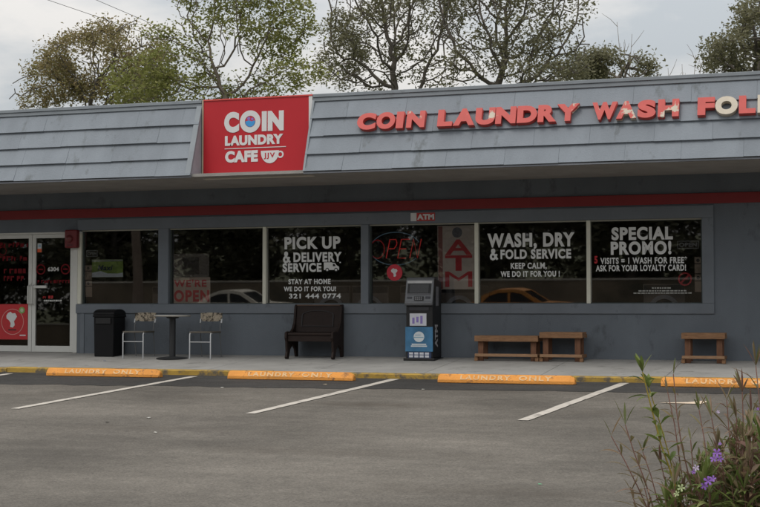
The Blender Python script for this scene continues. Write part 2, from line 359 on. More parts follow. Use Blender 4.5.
# sidewalk falls gently from the wall to the kerb
mb = MB(); SWX = [-30 + i * 1.83 for i in range(24)]
for a, b in zip(SWX[:-1], SWX[1:]):
    mb.add([(a + 0.004, -2.385, -0.160), (b - 0.004, -2.385, -0.160), (b - 0.004, -0.0, 0.0), (a + 0.004, -0.0, 0.0), (a + 0.004, -2.385, -0.30), (b - 0.004, -2.385, -0.30), (b - 0.004, 0, -0.3), (a + 0.004, 0, -0.3)],
           [(0, 1, 2, 3), (0, 4, 5, 1), (1, 5, 6, 2), (3, 7, 4, 0), (2, 6, 7, 3)])
struct('sidewalk', mb, M_CONC)
mb = MB(); x = -30
rnd = random.Random(5)
while x < 12:
    ln = rnd.uniform(2.2, 3.2); zj = rnd.uniform(-0.006, 0.006)
    mb.prism([(-2.52, -0.42), (-2.52 + rnd.uniform(-.01, .005), -0.178 + zj), (-2.50, -0.163 + zj), (-2.39, -0.158 + zj), (-2.39, -0.42)], x, x + ln - 0.012); x += ln
struct('kerb', mb, M_KERB)

# painted stall lines: worn strips lying 4 mm above the asphalt
M_LINE = mat('line_paint', (0.44, 0.405, 0.36), 0.85, 0.18, 5, dirt=((0.20, 0.18, 0.16), 0.42, 6))
def stall_line(p, q, wd=0.10):
    mb = MB(); n_ = 22; d = (Vector(q) - Vector(p)); r_ = random.Random(int(p[0] * 100)); vs = []
    for i in range(n_ + 1):
        c = Vector(p) + d * (i / n_); hw = wd / 2
        for sgn in (-1, 1):
            x_ = c.x + sgn * hw + r_.uniform(-.007, .007); vs.append((x_, c.y, gz(c.y) + 0.008))
    mb.add(vs, [(2 * i, 2 * i + 2, 2 * i + 3, 2 * i + 1) for i in range(n_)])
    o = struct('stall_line', mb, M_LINE); return o
for k, (a, b) in enumerate([((-13.30, -2.75), (-13.86, -6.95)), ((-9.94, -2.70), (-10.50, -6.90)), ((-6.60, -2.60), (-7.16, -6.78)), ((-3.10, -2.62), (-3.67, -6.76)), ((0.30, -2.62), (-0.27, -6.78))]):
    stall_line(a, b, 0.135)
mb = MB()
for pts in [[(-2.33, -4.83), (-1.98, -4.70), (-1.80, -4.52), (-1.73, -4.60), (-1.80, -4.86)]]:
    mb.add([(x_, y_, gz(y_) + 0.008) for x_, y_ in pts], [tuple(range(len(pts)))])
struct('worn_paint_mark', mb, mat('mark_paint', (0.58, 0.47, 0.36), 0.85, 0.1, 5))

# ------------------------------------------------------------------ building
BX0, BX1, BD = -25.0, 6.0, 13.0
bld = thing('laundromat_building', 'long grey stucco laundromat with shingled mansard overhang and dark shop windows', 'building')
mb = MB(); T = 0.2
def wall(x0, x1, z0, z1): mb.box(x0, x1, 0.0, T, z0, z1)
DL0, DR1, DT = -15.62, -13.60, 2.27             # door opening
wall(BX0, BX1, 2.50, 4.2)                       # wall above the openings, up behind the mansard
wall(BX0, DL0, -0.3, 2.50); wall(DL0, DR1, DT, 2.50); wall(DL0, DR1, -0.3, -0.005)
wall(DR1, -2.245, -0.3, 0.915); wall(-2.245, BX1, -0.3, 2.50)
wall(DR1, -2.245, 2.29, 2.50)
wall(-11.985, -11.775, 0.915, 2.29); wall(-8.06, -7.914, 0.915, 2.29)
mb.box(BX0, BX0 + T, T, BD, -0.3, 4.2); mb.box(BX1 - T, BX1, T, BD, -0.3, 4.2); mb.box(BX0, BX1, BD, BD + T, -0.3, 4.2)
obj('wall', mb, M_WALL, bld)
mb = MB().box(BX0, BX1, -1.45, BD + T, 4.2, 4.235)
obj('roof', mb, mat('roof_felt', (0.2, 0.2, 0.2), 0.9), bld)
mb = MB().box(BX0, BX1, -2.17, -0.001, 3.0, 3.05)
obj('soffit', mb, M_SOFFIT, bld)
mb = MB().box(BX0, BX1, -0.035, 0, 2.52, 2.69)
obj('red_stripe', mb, M_RED, bld, bevel=0.006)
# raised flat surround round the windows
mb = MB()
mb.box(-13.66, -2.057, -0.03, 0, 2.293, 2.494); mb.box(-13.69, -2.057, -0.03, 0, 0.745, 0.912)
mb.box(-2.243, -2.057, -0.03, 0, 0.913, 2.292); mb.box(-11.983, -11.777, -0.03, 0, 0.913, 2.292); mb.box(-8.058, -7.916, -0.03, 0, 0.913, 2.292)
obj('window_surround', mb, M_TRIM, bld, bevel=0.006)
mb = MB().box(-13.60, -13.52, -0.012, 0, -0.02, 0.744)
obj('corner_board', mb, M_TRIM, bld)
# interior shell, seen dimly through the tinted panes
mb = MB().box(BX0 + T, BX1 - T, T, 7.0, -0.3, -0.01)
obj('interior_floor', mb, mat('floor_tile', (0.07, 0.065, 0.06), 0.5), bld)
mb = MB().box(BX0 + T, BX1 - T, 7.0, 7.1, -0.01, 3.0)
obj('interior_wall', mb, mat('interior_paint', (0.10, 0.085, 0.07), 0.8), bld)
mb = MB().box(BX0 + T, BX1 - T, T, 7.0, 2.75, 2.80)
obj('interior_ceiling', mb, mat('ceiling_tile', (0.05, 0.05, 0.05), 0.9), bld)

# mansard: lapped shingle panels on a slope, one section each side of the sign
def slope(z): return -2.20 + (z - 3.01) * (0.47 / 1.30)      # y of the slope at height z
SL = Vector((0, 0.47, 1.30)).normalized(); SN = Vector((0, -1.30, 0.47)).normalized()
def mansard(x0, x1, seed, right_edge=None, left_edge=None):
    r_ = random.Random(seed); mb = MB(); nrow = 4; Ltot = 1.19 / SL.z; rh = Ltot / nrow
    p0 = Vector((0, -2.20, 3.01))
    for j in range(nrow):
        x = x0 - ((0.27 * (nrow - j)) % 0.93) - 0.1
        while x < x1:
            wd = 0.93 + r_.uniform(-0.12, 0.08); a, b = max(x, x0), min(x + wd - 0.0025, x1)
            if b - a > 0.02:
                lo = p0 + SL * (j * rh - (0.012 if j else 0)) ; hi = p0 + SL * ((j + 1) * rh + 0.012)
                t0 = 0.046 + r_.uniform(-.006, .006); t1 = 0.006; dz = r_.uniform(-0.007, 0.005)
                q = [lo + SN * t0 + SL * dz, lo + SL * dz, hi, hi + SN * t1]
                vs = [(a, v.y, v.z) for v in q] + [(b, v.y, v.z) for v in q]
                mb.add(vs, [(0, 1, 2, 3), (7, 6, 5, 4), (0, 4, 5, 1), (1, 5, 6, 2), (2, 6, 7, 3), (3, 7, 4, 0)])
            x += wd
    sec = obj('mansard_shingles', mb, M_SHINGLE, bld)
    m2 = MB()                                                # sheathing right behind the shingles, and the closing end
    m2.prism([(-2.195, 3.012), (slope(4.2) + 0.004, 4.2), (-1.46, 4.2), (-1.46, 3.052), (-2.10, 3.052)], x0 + 0.004, x1 - 0.004)
    obj('mansard_cheek', m2, mat('cheek_paint', (0.30, 0.31, 0.34), 0.7), sec)
    m3 = MB(); yt = slope(4.2)
    m3.box(x0, x1, yt - 0.030, -1.45, 4.205, 4.268)
    m3.box(x0, x1, yt - 0.045, -1.45, 4.2705, 4.325)
    obj('parapet_cap', m3, M_CAP, sec, bevel=0.006)
    m4 = MB().box(x0, x1, -2.225, -2.171, 2.985, 3.008)
    obj('drip_edge', m4, mat('drip_paint', (0.17, 0.18, 0.20), 0.6), sec)
    if right_edge or left_edge:
        xe = x1 if right_edge else x0
        m5 = MB(); w0, w1 = (xe - 0.09, xe + 0.004) if right_edge else (xe - 0.004, xe + 0.03)
        a = Vector((0, -2.20, 3.01)); b = a + SL * (1.2 / SL.z)
        vs = []
        for X in (w0, w1):
            for p, t in ((a, 0.045), (a, 0.0), (b, 0.0), (b, 0.045)): v = p + SN * t; vs.append((X, v.y, v.z))
        m5.add(vs, [(0, 1, 2, 3), (7, 6, 5, 4), (0, 4, 5, 1), (1, 5, 6, 2), (2, 6, 7, 3), (3, 7, 4, 0)])
        obj('edge_board', m5, M_CAP, sec)
mansard(BX0, -10.26, 11, right_edge=True)
mansard(-8.262, BX1, 12, left_edge=True)

# ------------------------------------------------------------------ windows
YG = 0.085
def window(x0, x1, z0=0.913, z1=2.291, ml=False, mr=False):
    m1 = MB(); fw_ = 0.022
    m1.box(x0, x1, 0.05, 0.13, z1 - 0.026, z1); m1.box(x0, x1, 0.05, 0.13, z0, z0 + 0.016)
    m1.box(x0, x0 + fw_, 0.05, 0.13, z0 + 0.017, z1 - 0.027); m1.box(x1 - fw_, x1, 0.05, 0.13, z0 + 0.017, z1 - 0.027)
    o = obj('window', m1, M_DARKREV, bld)
    m2 = MB().box(x0 + 0.002, x1 - 0.002, 0.02, 0.049, z1 - 0.022, z1 - 0.001)
    obj('head_bead', m2, mat('dull_bead', (0.30, 0.29, 0.24), 0.6), o)
    if mr:
        m3 = MB().box(x1 - 0.032, x1 + 0.032, 0.012, 0.134, z0 + 0.002, z1 - 0.002)
        obj('mullion', m3, M_CREAM, o, bevel=0.004)
    obj('pane', glassbox(x0 + 0.004, x1 - 0.004, z0 + 0.004, z1 - 0.004, YG), M_GLASS, o)
    return o
W1 = window(-13.60, -11.985)
W2 = window(-11.775, -9.897, mr=True); W2b = window(-9.897, -8.06)
W3 = window(-7.914, -5.995, mr=True); W3b = window(-5.995, -4.086, mr=True); W3c = window(-4.086, -2.245)
G = on_glass(YG, 0.002)
def decal(win, s, x0, x1, z0, z1, m=M_LETTER, off=0.045, name='lettering', sp=1.13):
    return text(name, s, x0, x1, z0, z1, G, m, win, offset=off, extrude=0.002, spacing=sp)
AMP = [(1.02, .0), (.78, .24), (.40, .66), (.26, .80), (.28, .95), (.42, 1.02), (.58, .95), (.58, .80), (.42, .64), (.16, .46), (.06, .28), (.14, .08), (.36, -.01), (.60, .06), (.80, .26), (.92, .50)]
def amp(win, x0, x1, z0, z1):
    """an ampersand as one bent stroke, each piece a hair in front of the last"""
    mb = MB(); P2 = [Vector((x0 + a * (x1 - x0), z0 + b * (z1 - z0))) for a, b in AMP]; hw = 0.0185
    for i in range(len(P2) - 1):
        p, q = P2[i], P2[i + 1]; d = (q - p).normalized(); nn = Vector((-d.y, d.x)) * hw; e = d * .008
        mb.add(*gpoly([tuple(v) for v in (p - e - nn, q + e - nn, q + e + nn, p - e + nn)], 0.0012, i * 0.00015))
    return obj('lettering', mb, M_LETTER, win)
def gpoly(pts, th=0.002, off=0.0):
    n = len(pts); a = [G(x, z, off) for x, z in pts]; b = [G(x, z, off + th) for x, z in pts]
    return (a + b, [tuple(range(n - 1, -1, -1)), tuple(range(n, 2 * n))] + [(i, (i + 1) % n, (i + 1) % n + n, i + n) for i in range(n)])
decal(W2b, 'PICK UP', -9.53, -8.47, 1.885, 2.10, off=0.046)
amp(W2b, -9.55, -9.435, 1.655, 1.825); decal(W2b, 'DELIVERY', -9.36, -8.45, 1.655, 1.825, off=0.042)
decal(W2b, 'SERVICE', -9.57, -8.83, 1.48, 1.635, off=0.042)
decal(W2b, 'STAY AT HOME', -9.46, -8.66, 1.262, 1.352, off=0.034)
decal(W2b, 'WE DO IT FOR YOU!', -9.55, -8.56, 1.137, 1.22, off=0.034)
decal(W2b, '321 444 0774', -9.45, -8.47, 1.01, 1.095, off=0.03)
mb = MB(); y_ = 0.0                                          # the small delivery van mark after SERVICE
def gpoly(pts, th=0.002, off=0.0):
    n = len(pts); a = [G(x, z, off) for x, z in pts]; b = [G(x, z, off + th) for x, z in pts]
    return (a + b, [tuple(range(n - 1, -1, -1)), tuple(range(n, 2 * n))] + [(i, (i + 1) % n, (i + 1) % n + n, i + n) for i in range(n)])
mb.add(*gpoly([(-8.785, 1.51), (-8.50, 1.51), (-8.50, 1.565), (-8.545, 1.59), (-8.575, 1.635), (-8.63, 1.635), (-8.63, 1.645), (-8.785, 1.645)]))
obj('van_mark', mb, M_LETTER, W2b)
for cx in (-8.72, -8.555):
    wl_ = obj('van_wheel', MB().add(*gpoly([(cx + .035 * math.cos(R(a)), 1.512 + .035 * math.sin(R(a))) for a in range(0, 360, 24)], 0.002, 0.0025)), M_BLACK, W2b)
    obj('van_hub', MB().add(*gpoly([(cx + .02 * math.cos(R(a)), 1.512 + .02 * math.sin(R(a))) for a in range(0, 360, 30)], 0.002, 0.005)), M_LETTER, W2b)
mb = MB()
mb.add(*gpoly([(-8.615, 1.575), (-8.56, 1.575), (-8.585, 1.617), (-8.615, 1.617)], 0.002, 0.0025))
obj('van_window', mb, M_BLACK, W2b)
mb = MB()
mb.add(*gpoly([(-8.49, 1.63), (-8.465, 1.63), (-8.465, 1.65), (-8.49, 1.65)]))
obj('trade_mark', mb, M_LETTER, W2b)
decal(W3b, 'WASH, DRY', -5.815, -4.325, 1.865, 2.10, off=0.046)
amp(W3b, -5.765, -5.65, 1.665, 1.825); decal(W3b, 'FOLD SERVICE', -5.59, -4.385, 1.665, 1.825, off=0.042)
decal(W3b, 'KEEP CALM,', -5.415, -4.80, 1.50, 1.60, off=0.034)
decal(W3b, 'WE DO IT FOR YOU !', -5.59, -4.58, 1.365, 1.46, off=0.034)
decal(W3c, 'SPECIAL', -3.71, -2.715, 1.955, 2.165, off=0.046)
decal(W3c, 'PROMO!', -3.725, -2.74, 1.715, 1.93, off=0.046)
decal(W3c, 'VISITS = 1 WASH FOR FREE*', -3.90, -2.49, 1.565, 1.668, off=0.034)
decal(W3c, 'ASK FOR YOUR LOYALTY CARD!', -3.975, -2.51, 1.445, 1.545, off=0.034)
text('numeral', '5', -4.00, -3.945, 1.575, 1.70, G, mat('red_vinyl', (0.5, 0.02, 0.03), 0.6), W3c, offset=0.045, extrude=0.002)
mb = MB(); r_ = random.Random(4)                             # three lines of fine print too small to read
for zc, xa, xb in ((1.166, -3.06, -2.75), (1.12, -3.28, -2.50), (1.083, -3.36, -2.42)):
    x = xa
    while x < xb:
        l_ = min(r_.uniform(0.02, 0.06), xb - x); mb.add(*gpoly([(x, zc - .010), (x + l_, zc - .010), (x + l_, zc + .010), (x, zc + .010)], 0.001)); x += l_ + 0.012
obj('fine_print', mb, M_DIMLETTER, W3c)

# ------------------------------------------------------------------ doors
M_DRED = mat('dull_red_vinyl', (0.125, 0.010, 0.013), 0.8, 0.2, 5, spec=0.1)
mb = MB()
mb.box(DL0, DR1 - 0.002, 0.0, 0.12, 2.235, 2.268); mb.box(DL0, DL0 + 0.05, 0.0, 0.12, 0.0, 2.234); mb.box(-13.765, -13.68, 0.0, 0.12, 0.0, 2.234)
fr_ = obj('door_frame', mb, M_ALU, bld, bevel=0.004)
mb = MB().box(-13.677, -13.602, 0.0, 0.12, 0.915, 2.234); obj('jamb_post', mb, M_CREAM, fr_, bevel=0.004)
mb = MB().box(-13.677, -13.602, 0.001, 0.12, 0.0, 0.744); obj('lower_panel', mb, M_WALL, fr_)
mb = MB().box(DL0, -13.68, -0.03, 0.12, -0.005, 0.012); obj('threshold', mb, mat('dull_sill', (0.26, 0.25, 0.23), 0.5), fr_)
def door(x0, x1):
    mb = MB(); st = 0.075; y0, y1 = 0.025, 0.075
    mb.box(x0, x0 + st, y0, y1, 0.016, 2.232); mb.box(x1 - st, x1, y0, y1, 0.016, 2.232)
    mb.box(x0 + st, x1 - st, y0, y1, 2.16, 2.232); mb.box(x0 + st, x1 - st, y0, y1, 0.016, 0.13)
    d = obj('door', mb, M_ALU, bld, bevel=0.005)
    obj('pane', MB().box(x0 + st - 0.01, x1 - st + 0.01, 0.047, 0.053, 0.12, 2.17), M_DOORGLASS, d); return d
D1 = door(-15.565, -14.672); D2 = door(-14.665, -13.77)
def pull(d, xv, xh0, xh1):
    mb = MB(); mb.tube([(xv, 0.02, 0.90), (xv, -0.045, 0.93), (xv, -0.045, 1.25), (xv, 0.02, 1.28)], 0.014)
    mb.box(xv - .03, xv + .03, 0.015, 0.027, 0.87, 1.31)
    obj('handle', mb, M_ALU, d, smooth=True)
    if xh1 > xh0: obj('push_bar', MB().box(xh0, xh1, -0.03, 0.02, 1.215, 1.265), M_ALU, d, bevel=0.006)
pull(D1, -14.71, 0, 0); pull(D2, -14.627, -14.61, -14.33)
F1 = flat(0.0465)
DW = mat('door_white_vinyl', (0.5, 0.5, 0.48), 0.7)
text('street_number', '6304', -14.34, -14.10, 1.535, 1.61, F1, DW, D2, offset=0.04, extrude=0.002)
for cx in (-14.49, -13.96):
    q_ = obj('round_decal', MB().ring(cx, 1.57, 0.075, 0.10, 0.0445, 0.0465), M_DRED, D2); obj('decal_bar', MB().box(cx - .05, cx + .05, 0.0445, 0.0465, 1.555, 1.585), M_DRED, D2)
def print_line(d, x0, x1, z0, z1, m, seed, lo=.035, hi=.075):
    """a line of print too dim and small to read: a row of letter-sized marks"""
    r_ = random.Random(seed); mb = MB(); x = x0
    while x < x1 - .01:
        l_ = min(r_.uniform(lo, hi) * (z1 - z0) / .07, x1 - x); zt_ = z1 - (r_.random() < .3) * (z1 - z0) * .25
        mb.box(x, x + l_ * .42, 0.0445, 0.0465, z0, zt_); mb.box(x + l_ * .42 + .0005, x + l_, 0.0445, 0.0465, z0 + (z1 - z0) * (.0, .4, .7)[r_.randrange(3)], zt_); x += l_ + (z1 - z0) * (.22 if r_.random() < .8 else .7)
    return obj('fine_print', mb, m, d)
print_line(D2, -14.56, -13.87, 1.31, 1.37, M_DRED, 3)
print_line(D2, -14.44, -14.22, 1.02, 1.075, mat('bright_red_vinyl', (0.35, 0.02, 0.02), 0.7), 4)
mb = MB(); r_ = random.Random(8); x = -14.42
while x < -14.04:
    l_ = r_.uniform(.02, .05); mb.box(x, x + l_, 0.0445, 0.0465, 0.965, 0.995); x += l_ + .01
obj('fine_print', mb, DW, D2)
st_ = obj('sticker', MB().box(-14.565, -14.475, 0.043, 0.0465, 1.905, 2.065), mat('sticker_white', (0.5, 0.52, 0.52), 0.6), D2)
obj('orange_band', MB().box(-14.565, -14.475, 0.041, 0.043, 1.895, 1.96), mat('sticker_orange', (0.62, 0.10, 0.03), 0.6), st_)
obj('blue_mark', MB().box(-14.545, -14.495, 0.041, 0.043, 1.99, 2.04), mat('sticker_blue', (0.25, 0.38, 0.48), 0.6), st_)
for s, a, b, z in ((11, -15.40, -14.78, 2.0), (12, -15.42, -14.76, 1.74), (13, -15.30, -14.82, 1.50), (14, -15.30, -14.86, 1.36)):
    print_line(D1, a, b, z, z + 0.09, M_DRED, s)
mb = MB().ring(-15.33, 1.93, 0.07, 0.085, 0.0445, 0.0465); obj('round_decal', mb, M_DRED, D1)

def georgia(cx, cz, s, y0, y1):
    """small white silhouette used as an emblem: a hand-like leaning shape"""
    P = [(-.30, .42), (-.12, .50), (.02, .40), (.22, .42), (.36, .20), (.24, .02), (.14, -.10), (.20, -.34), (.06, -.50), (-.14, -.46), (-.10, -.22), (-.22, -.04), (-.40, .08), (-.42, .26)]
    return MB().prism([(cx + a * s, cz + b * s) for a, b in P], y0, y1, 'y')
bn = thing('door_banner', 'red square banner with white round emblem low on the left glass door', 'banner', (0, 0, 0))
obj('sheet', MB().box(-15.48, -14.762, 0.036, 0.0445, 0.245, 0.915), mat('banner_red', (0.44, 0.025, 0.03), 0.6, 0.06, 2), bn)
obj('emblem_ring', MB().ring(-15.09, 0.58, 0.235, 0.247, 0.033, 0.0355), mat('ring_pink', (0.55, 0.25, 0.23), 0.6), bn)
obj('emblem', georgia(-15.10, 0.62, 0.30, 0.0325, 0.0355), M_WHITE, bn)
obj('dark_caption', MB().box(-15.18, -15.01, 0.0335, 0.0355, 0.415, 0.44), mat('dark_print', (0.06, 0.02, 0.02), 0.6), bn)
obj('white_caption', MB().box(-14.93, -14.80, 0.0335, 0.0355, 0.315, 0.335), M_WHITE, bn)
mb = MB().disc(-14.885, 0.80, 0.062, 0.030, 0.0355)
o = obj('green_sticker', mb, mat('sticker_green', (0.20, 0.36, 0.10), 0.6), bn)
obj('sticker_centre', MB().disc(-14.885, 0.80, 0.035, 0.028, 0.030), mat('sticker_pale', (0.45, 0.5, 0.35), 0.6), o)

# alarm box on the door jamb
al = thing('alarm_box', 'small red alarm box fixed at the top of the door jamb', 'alarm', (-13.76, 0, 2.13))
mb = MB().box(-0.13, 0.13, -0.12, -0.001, -0.17, 0.17); obj('housing', mb, mat('alarm_red', (0.14, 0.010, 0.012), 0.4), al, bevel=0.025, seg=3)
mb = MB().lathe([(0.0, 0.06), (0.04, 0.055), (0.065, 0.03), (0.07, 0.0)], seg=20); mb.v = [(x - .02, -0.12 - z, y) for x, y, z in mb.v]
obj('strobe_lens', mb, mat('lens_dark', (0.14, 0.03, 0.03), 0.25), al, smooth=True)
mb = MB().box(-.07, .05, -0.123, -0.119, -.135, -.10); obj('label_plate', mb, mat('plate_dark', (0.08, 0.01, 0.012), 0.5), al)

# ------------------------------------------------------------------ roof sign
sg = thing('roof_sign', 'big red COIN LAUNDRY CAFE sign panel set in a gap of the shingled roof', 'sign', (-9.28, -1.8, 3.01))
SX = -9.28; SZ = 3.01
mb = MB().box(-10.225 - SX, -8.335 - SX, 0.0, 0.10, 0.012, 1.29); obj('panel', mb, M_SIGNRED, sg)
mb = MB(); mb.box(-10.25 - SX, -10.226 - SX, -0.012, 0.12, 0.0, 1.315)
obj('frame', mb, mat('gold_trim', (0.42, 0.36, 0.26), 0.5), sg)
mb = MB(); mb.box(-10.225 - SX, -8.27 - SX, -0.012, 0.12, -0.02, 0.010)
obj('frame', mb, mat('pale_trim', (0.62, 0.58, 0.5), 0.5), sg)
mb = MB(); mb.box(-10.225 - SX, -8.27 - SX, -0.012, 0.12, 1.292, 1.315)
obj('frame', mb, mat('red_trim', (0.6, 0.08, 0.07), 0.5), sg)
mb = MB(); mb.box(-8.334 - SX, -8.27 - SX, -0.004, 0.12, 0.011, 1.291); obj('frame', mb, M_WHITE, sg)
FS = flat(-0.0005)
def sx(x): return x - SX
zz_ = lambda z: z - SZ
bot = lambda a: a
OFFB = 0.07
text('lettering', 'C', sx(-9.845), sx(-9.575), 0.745, 1.085, FS, M_WHITE, sg, offset=OFFB, extrude=0.006)
mb = MB().ring(sx(-9.375), 0.915, 0.095, 0.185, -0.0065, -0.0005, 40, 1.0); obj('lettering', mb, M_WHITE, sg)
text('lettering', 'IN', sx(-9.165), sx(-8.775), 0.745, 1.075, FS, M_WHITE, sg, offset=OFFB, extrude=0.006)
text('lettering', 'LAUNDRY', sx(-9.83), sx(-8.785), 0.525, 0.69, FS, M_WHITE, sg, offset=0.06, extrude=0.006)
text('lettering', 'CAFE', sx(-9.825), sx(-9.235), 0.245, 0.435, FS, M_WHITE, sg, offset=0.06, extrude=0.006)
obj('rule', MB().box(sx(-9.835), sx(-8.735), -0.0065, -0.0005, 0.470, 0.482), M_WHITE, sg)
em = obj('washer_emblem', MB().disc(sx(-9.375), 0.915, 0.088, -0.0045, -0.0005), mat('emblem_red', (0.50, 0.03, 0.06), 0.5), sg)
n_ = 20; pts = [(sx(-9.375) + .088 * math.cos(R(a)), 0.915 + .088 * math.sin(R(a))) for a in np.linspace(178, 362, n_)]
pts += [(sx(-9.30), 0.932), (sx(-9.345), 0.915), (sx(-9.395), 0.935)]
obj('water', MB().prism(pts, -0.0075, -0.0047, 'y'), mat('emblem_blue', (0.05, 0.28, 0.62), 0.5), em)
mb = MB(); mb.disc(sx(-9.40), 0.965, 0.028, -0.0075, -0.0047, 14); mb.disc(sx(-9.335), 0.955, 0.022, -0.0075, -0.0047, 14)
obj('bubbles', mb, mat('emblem_violet', (0.25, 0.15, 0.45), 0.5), em)
pts = [(sx(-9.18), 0.42), (sx(-8.86), 0.42)] + [(sx(-9.02) + .16 * math.cos(R(a)), 0.40 + .19 * math.sin(R(a))) for a in np.linspace(0, -180, 18)]
cup = obj('cup', MB().prism(pts, -0.0065, -0.0005, 'y'), M_WHITE, sg)
obj('cup_handle', MB().ring(sx(-8.835), 0.352, 0.034, 0.060, -0.0045, -0.0007, 24, 1.0), M_WHITE, cup)
text('cup_lettering', 'JJV', sx(-9.125), sx(-8.93), 0.305, 0.385, flat(-0.007), M_SIGNRED, cup, offset=0.025, extrude=0.002, spacing=1.25)

# ------------------------------------------------------------------ raised letters on the shingles
ls = thing('letter_sign', 'raised red plastic letters COIN LAUNDRY WASH FOLD, some peeled to cream, along the shingle slope', 'sign', (-4.3, -2.0, 3.6))
LP = Vector((-4.3, -2.0, 3.6))
def on_slope(x, z, o):
    y = slope(z); p = Vector((x, y, z)) + SN * (0.04 + o); return tuple(p - LP)
LET = [('C', -7.412, -7.10, 0.0), ('O', -7.085, -6.775, 0.0), ('I', -6.755, -6.635, -.02), ('N', -6.585, -6.285, 0.09),
       ('L', -6.075, -5.835, 0.03), ('A', -5.82, -5.475, 0.04), ('U', -5.465, -5.155, 0.10), ('N', -5.145, -4.825, 0.04), ('D', -4.805, -4.495, 0.0), ('R', -4.482, -4.195, 0.02), ('Y', -4.19, -3.85, 0.12),
       ('W', -3.652, -3.275, 0.03), ('A', -3.285, -2.985, 0.25), ('S', -2.970, -2.70, 0.02), ('H', -2.668, -2.361, 0.14),
       ('F', -2.091, -1.845, 0.05), ('O', -1.838, -1.515, 0.5), ('L', -1.499, -1.262, 0.05), ('D', -1.235, -0.92, 0.42)]
for ch, a, b, pe in LET:
    o = text('letter', ch, a, b, 3.628, 3.902, on_slope, M_PEEL, ls, offset=0.065, extrude=0.085)
    o['peel'] = pe
    if pe > 0.3: o['label'] = 'letter %s peeled from red to cream' % ch
    elif pe > 0.1: o['label'] = 'letter %s half peeled to cream' % ch

# ------------------------------------------------------------------ things in and on the windows
IN = YG + 0.012
def inside(x0, x1, z0, z1, off=0.0): return sheet_on_glass(x0, x1, z0, z1, YG, 0.012 + off)
def gin(off): return lambda x, z, o: (x, YG + 0.012 + off - (z - 1.6) * TILT - o, z)
# neon OPEN
ne = thing('neon_sign', 'neon sign reading OPEN in red inside a pale blue oval behind glass', 'neon sign')
NR = emit_mat('neon_red', (0.60, 0.035, 0.03), 0.20); ND = emit_mat('neon_red_dim', (0.40, 0.02, 0.02), 0.12); NB = emit_mat('neon_blue', (0.14, 0.24, 0.29), 0.06)
def neon(pts, m, r=0.009): obj('tube', MB().tube([(x, YG + 0.04 - (z - 1.6) * TILT, z) for x, z in pts], r, 8), m, ne, smooth=True)
zb, zt = 1.705, 2.03
neon([(-7.80 + .13 * math.cos(R(a)) , 1.865 + .16 * math.sin(R(a))) for a in range(0, 361, 20)], ND)
def shr(pts): return [(x + (z - zb) * 0.22, z) for x, z in pts]
neon(shr([(-7.64, zb), (-7.64, zt), (-7.53, zt), (-7.50, zt - .06), (-7.50, zt - .10), (-7.53, zt - .16), (-7.64, zt - .16)]), NR)
neon(shr([(-7.28, zb), (-7.43, zb), (-7.43, zt), (-7.28, zt)]), NR); neon(shr([(-7.43, zb + .16), (-7.31, zb + .16)]), NR)
neon(shr([(-7.21, zb), (-7.21, zt), (-7.07, zb), (-7.07, zt)]), NR)
neon([(-7.47 + .46 * math.cos(R(a)), 1.87 + .285 * math.sin(R(a))) for a in range(22, 172, 6)], NB, 0.009)
neon([(-7.47 + .46 * math.cos(R(a)), 1.87 + .285 * math.sin(R(a))) for a in range(198, 330, 6)], NB, 0.009)
obj('backing', MB().box(-7.92, -6.97, YG + .07, YG + .075, 1.58, 2.17), sheer_mat('clear_acrylic', (0.02, 0.02, 0.02), 0.35), ne)
# ATM sticker above the window
o = thing('atm_sticker', 'small red and white ATM sticker above the neon sign window', 'sticker', (-6.94, -0.031, 2.40))
obj('sheet', MB().box(-0.205, 0.23, -0.003, -0.0005, -0.068, 0.072), mat('sticker_red', (0.42, 0.035, 0.03), 0.5), o)
obj('white_end', MB().box(-0.205, -0.10, -0.0045, -0.003, -0.068, 0.072), M_WHITE, o)
text('lettering', 'ATM', -0.09, 0.215, -0.045, 0.05, flat(-0.003), M_WHITE, o, offset=0.06, extrude=0.002)
# round red sticker
o = thing('round_sticker', 'round red sticker with a white silhouette on glass beside the cash machine', 'sticker')
obj('disc', MB().add(*gpoly([(-7.475 + .142 * math.cos(R(a)), 1.455 + .142 * math.sin(R(a))) for a in range(0, 360, 12)])), mat('sticker_bright_red', (0.50, 0.025, 0.045), 0.5), o)
P_ = [(-.30, .42), (-.12, .50), (.02, .40), (.22, .42), (.36, .20), (.24, .02), (.14, -.10), (.20, -.34), (.06, -.50), (-.14, -.46), (-.10, -.22), (-.22, -.04), (-.40, .08), (-.42, .26)]
obj('emblem', MB().add(*gpoly([(-7.475 + a * .15, 1.455 + b * .15) for a, b in P_], 0.002, 0.002)), M_WHITE, o)
# ATM poster
o = thing('atm_poster', 'tall pale poster with big red letters ATM behind glass beside the cash machine', 'poster')
BG_ = mat('poster_pale', (0.66, 0.58, 0.46), 0.7); PR = mat('poster_red', (0.60, 0.055, 0.06), 0.7)
obj('sheet', inside(-6.70, -6.035, 1.16, 2.25, 0.004), BG_, o)
for ch, z in (('A', 1.745), ('T', 1.475), ('M', 1.20)):
    text('lettering', ch, -6.57, -6.09, z, z + 0.265, gin(0.003), PR, o, offset=0.0 if ch == 'M' else 0.02, extrude=0.002)
vs = [gin(0.003)(x, z, 0) for x, z in ((-6.69, 1.17), (-6.61, 1.17), (-6.61, 2.24), (-6.69, 2.24))]
obj('edge_band', MB().add(vs, [(0, 1, 2, 3)]), mat('poster_pink', (0.36, 0.15, 0.12), 0.7), o)
vs = [gin(0.003)(-6.35 + .09 * math.cos(R(a)), 2.13 + .09 * math.sin(R(a)), 0) for a in range(0, 360, 15)]
obj('globe_mark', MB().add(vs, [tuple(range(24))]), mat('poster_grey', (0.2, 0.2, 0.2), 0.7), o)
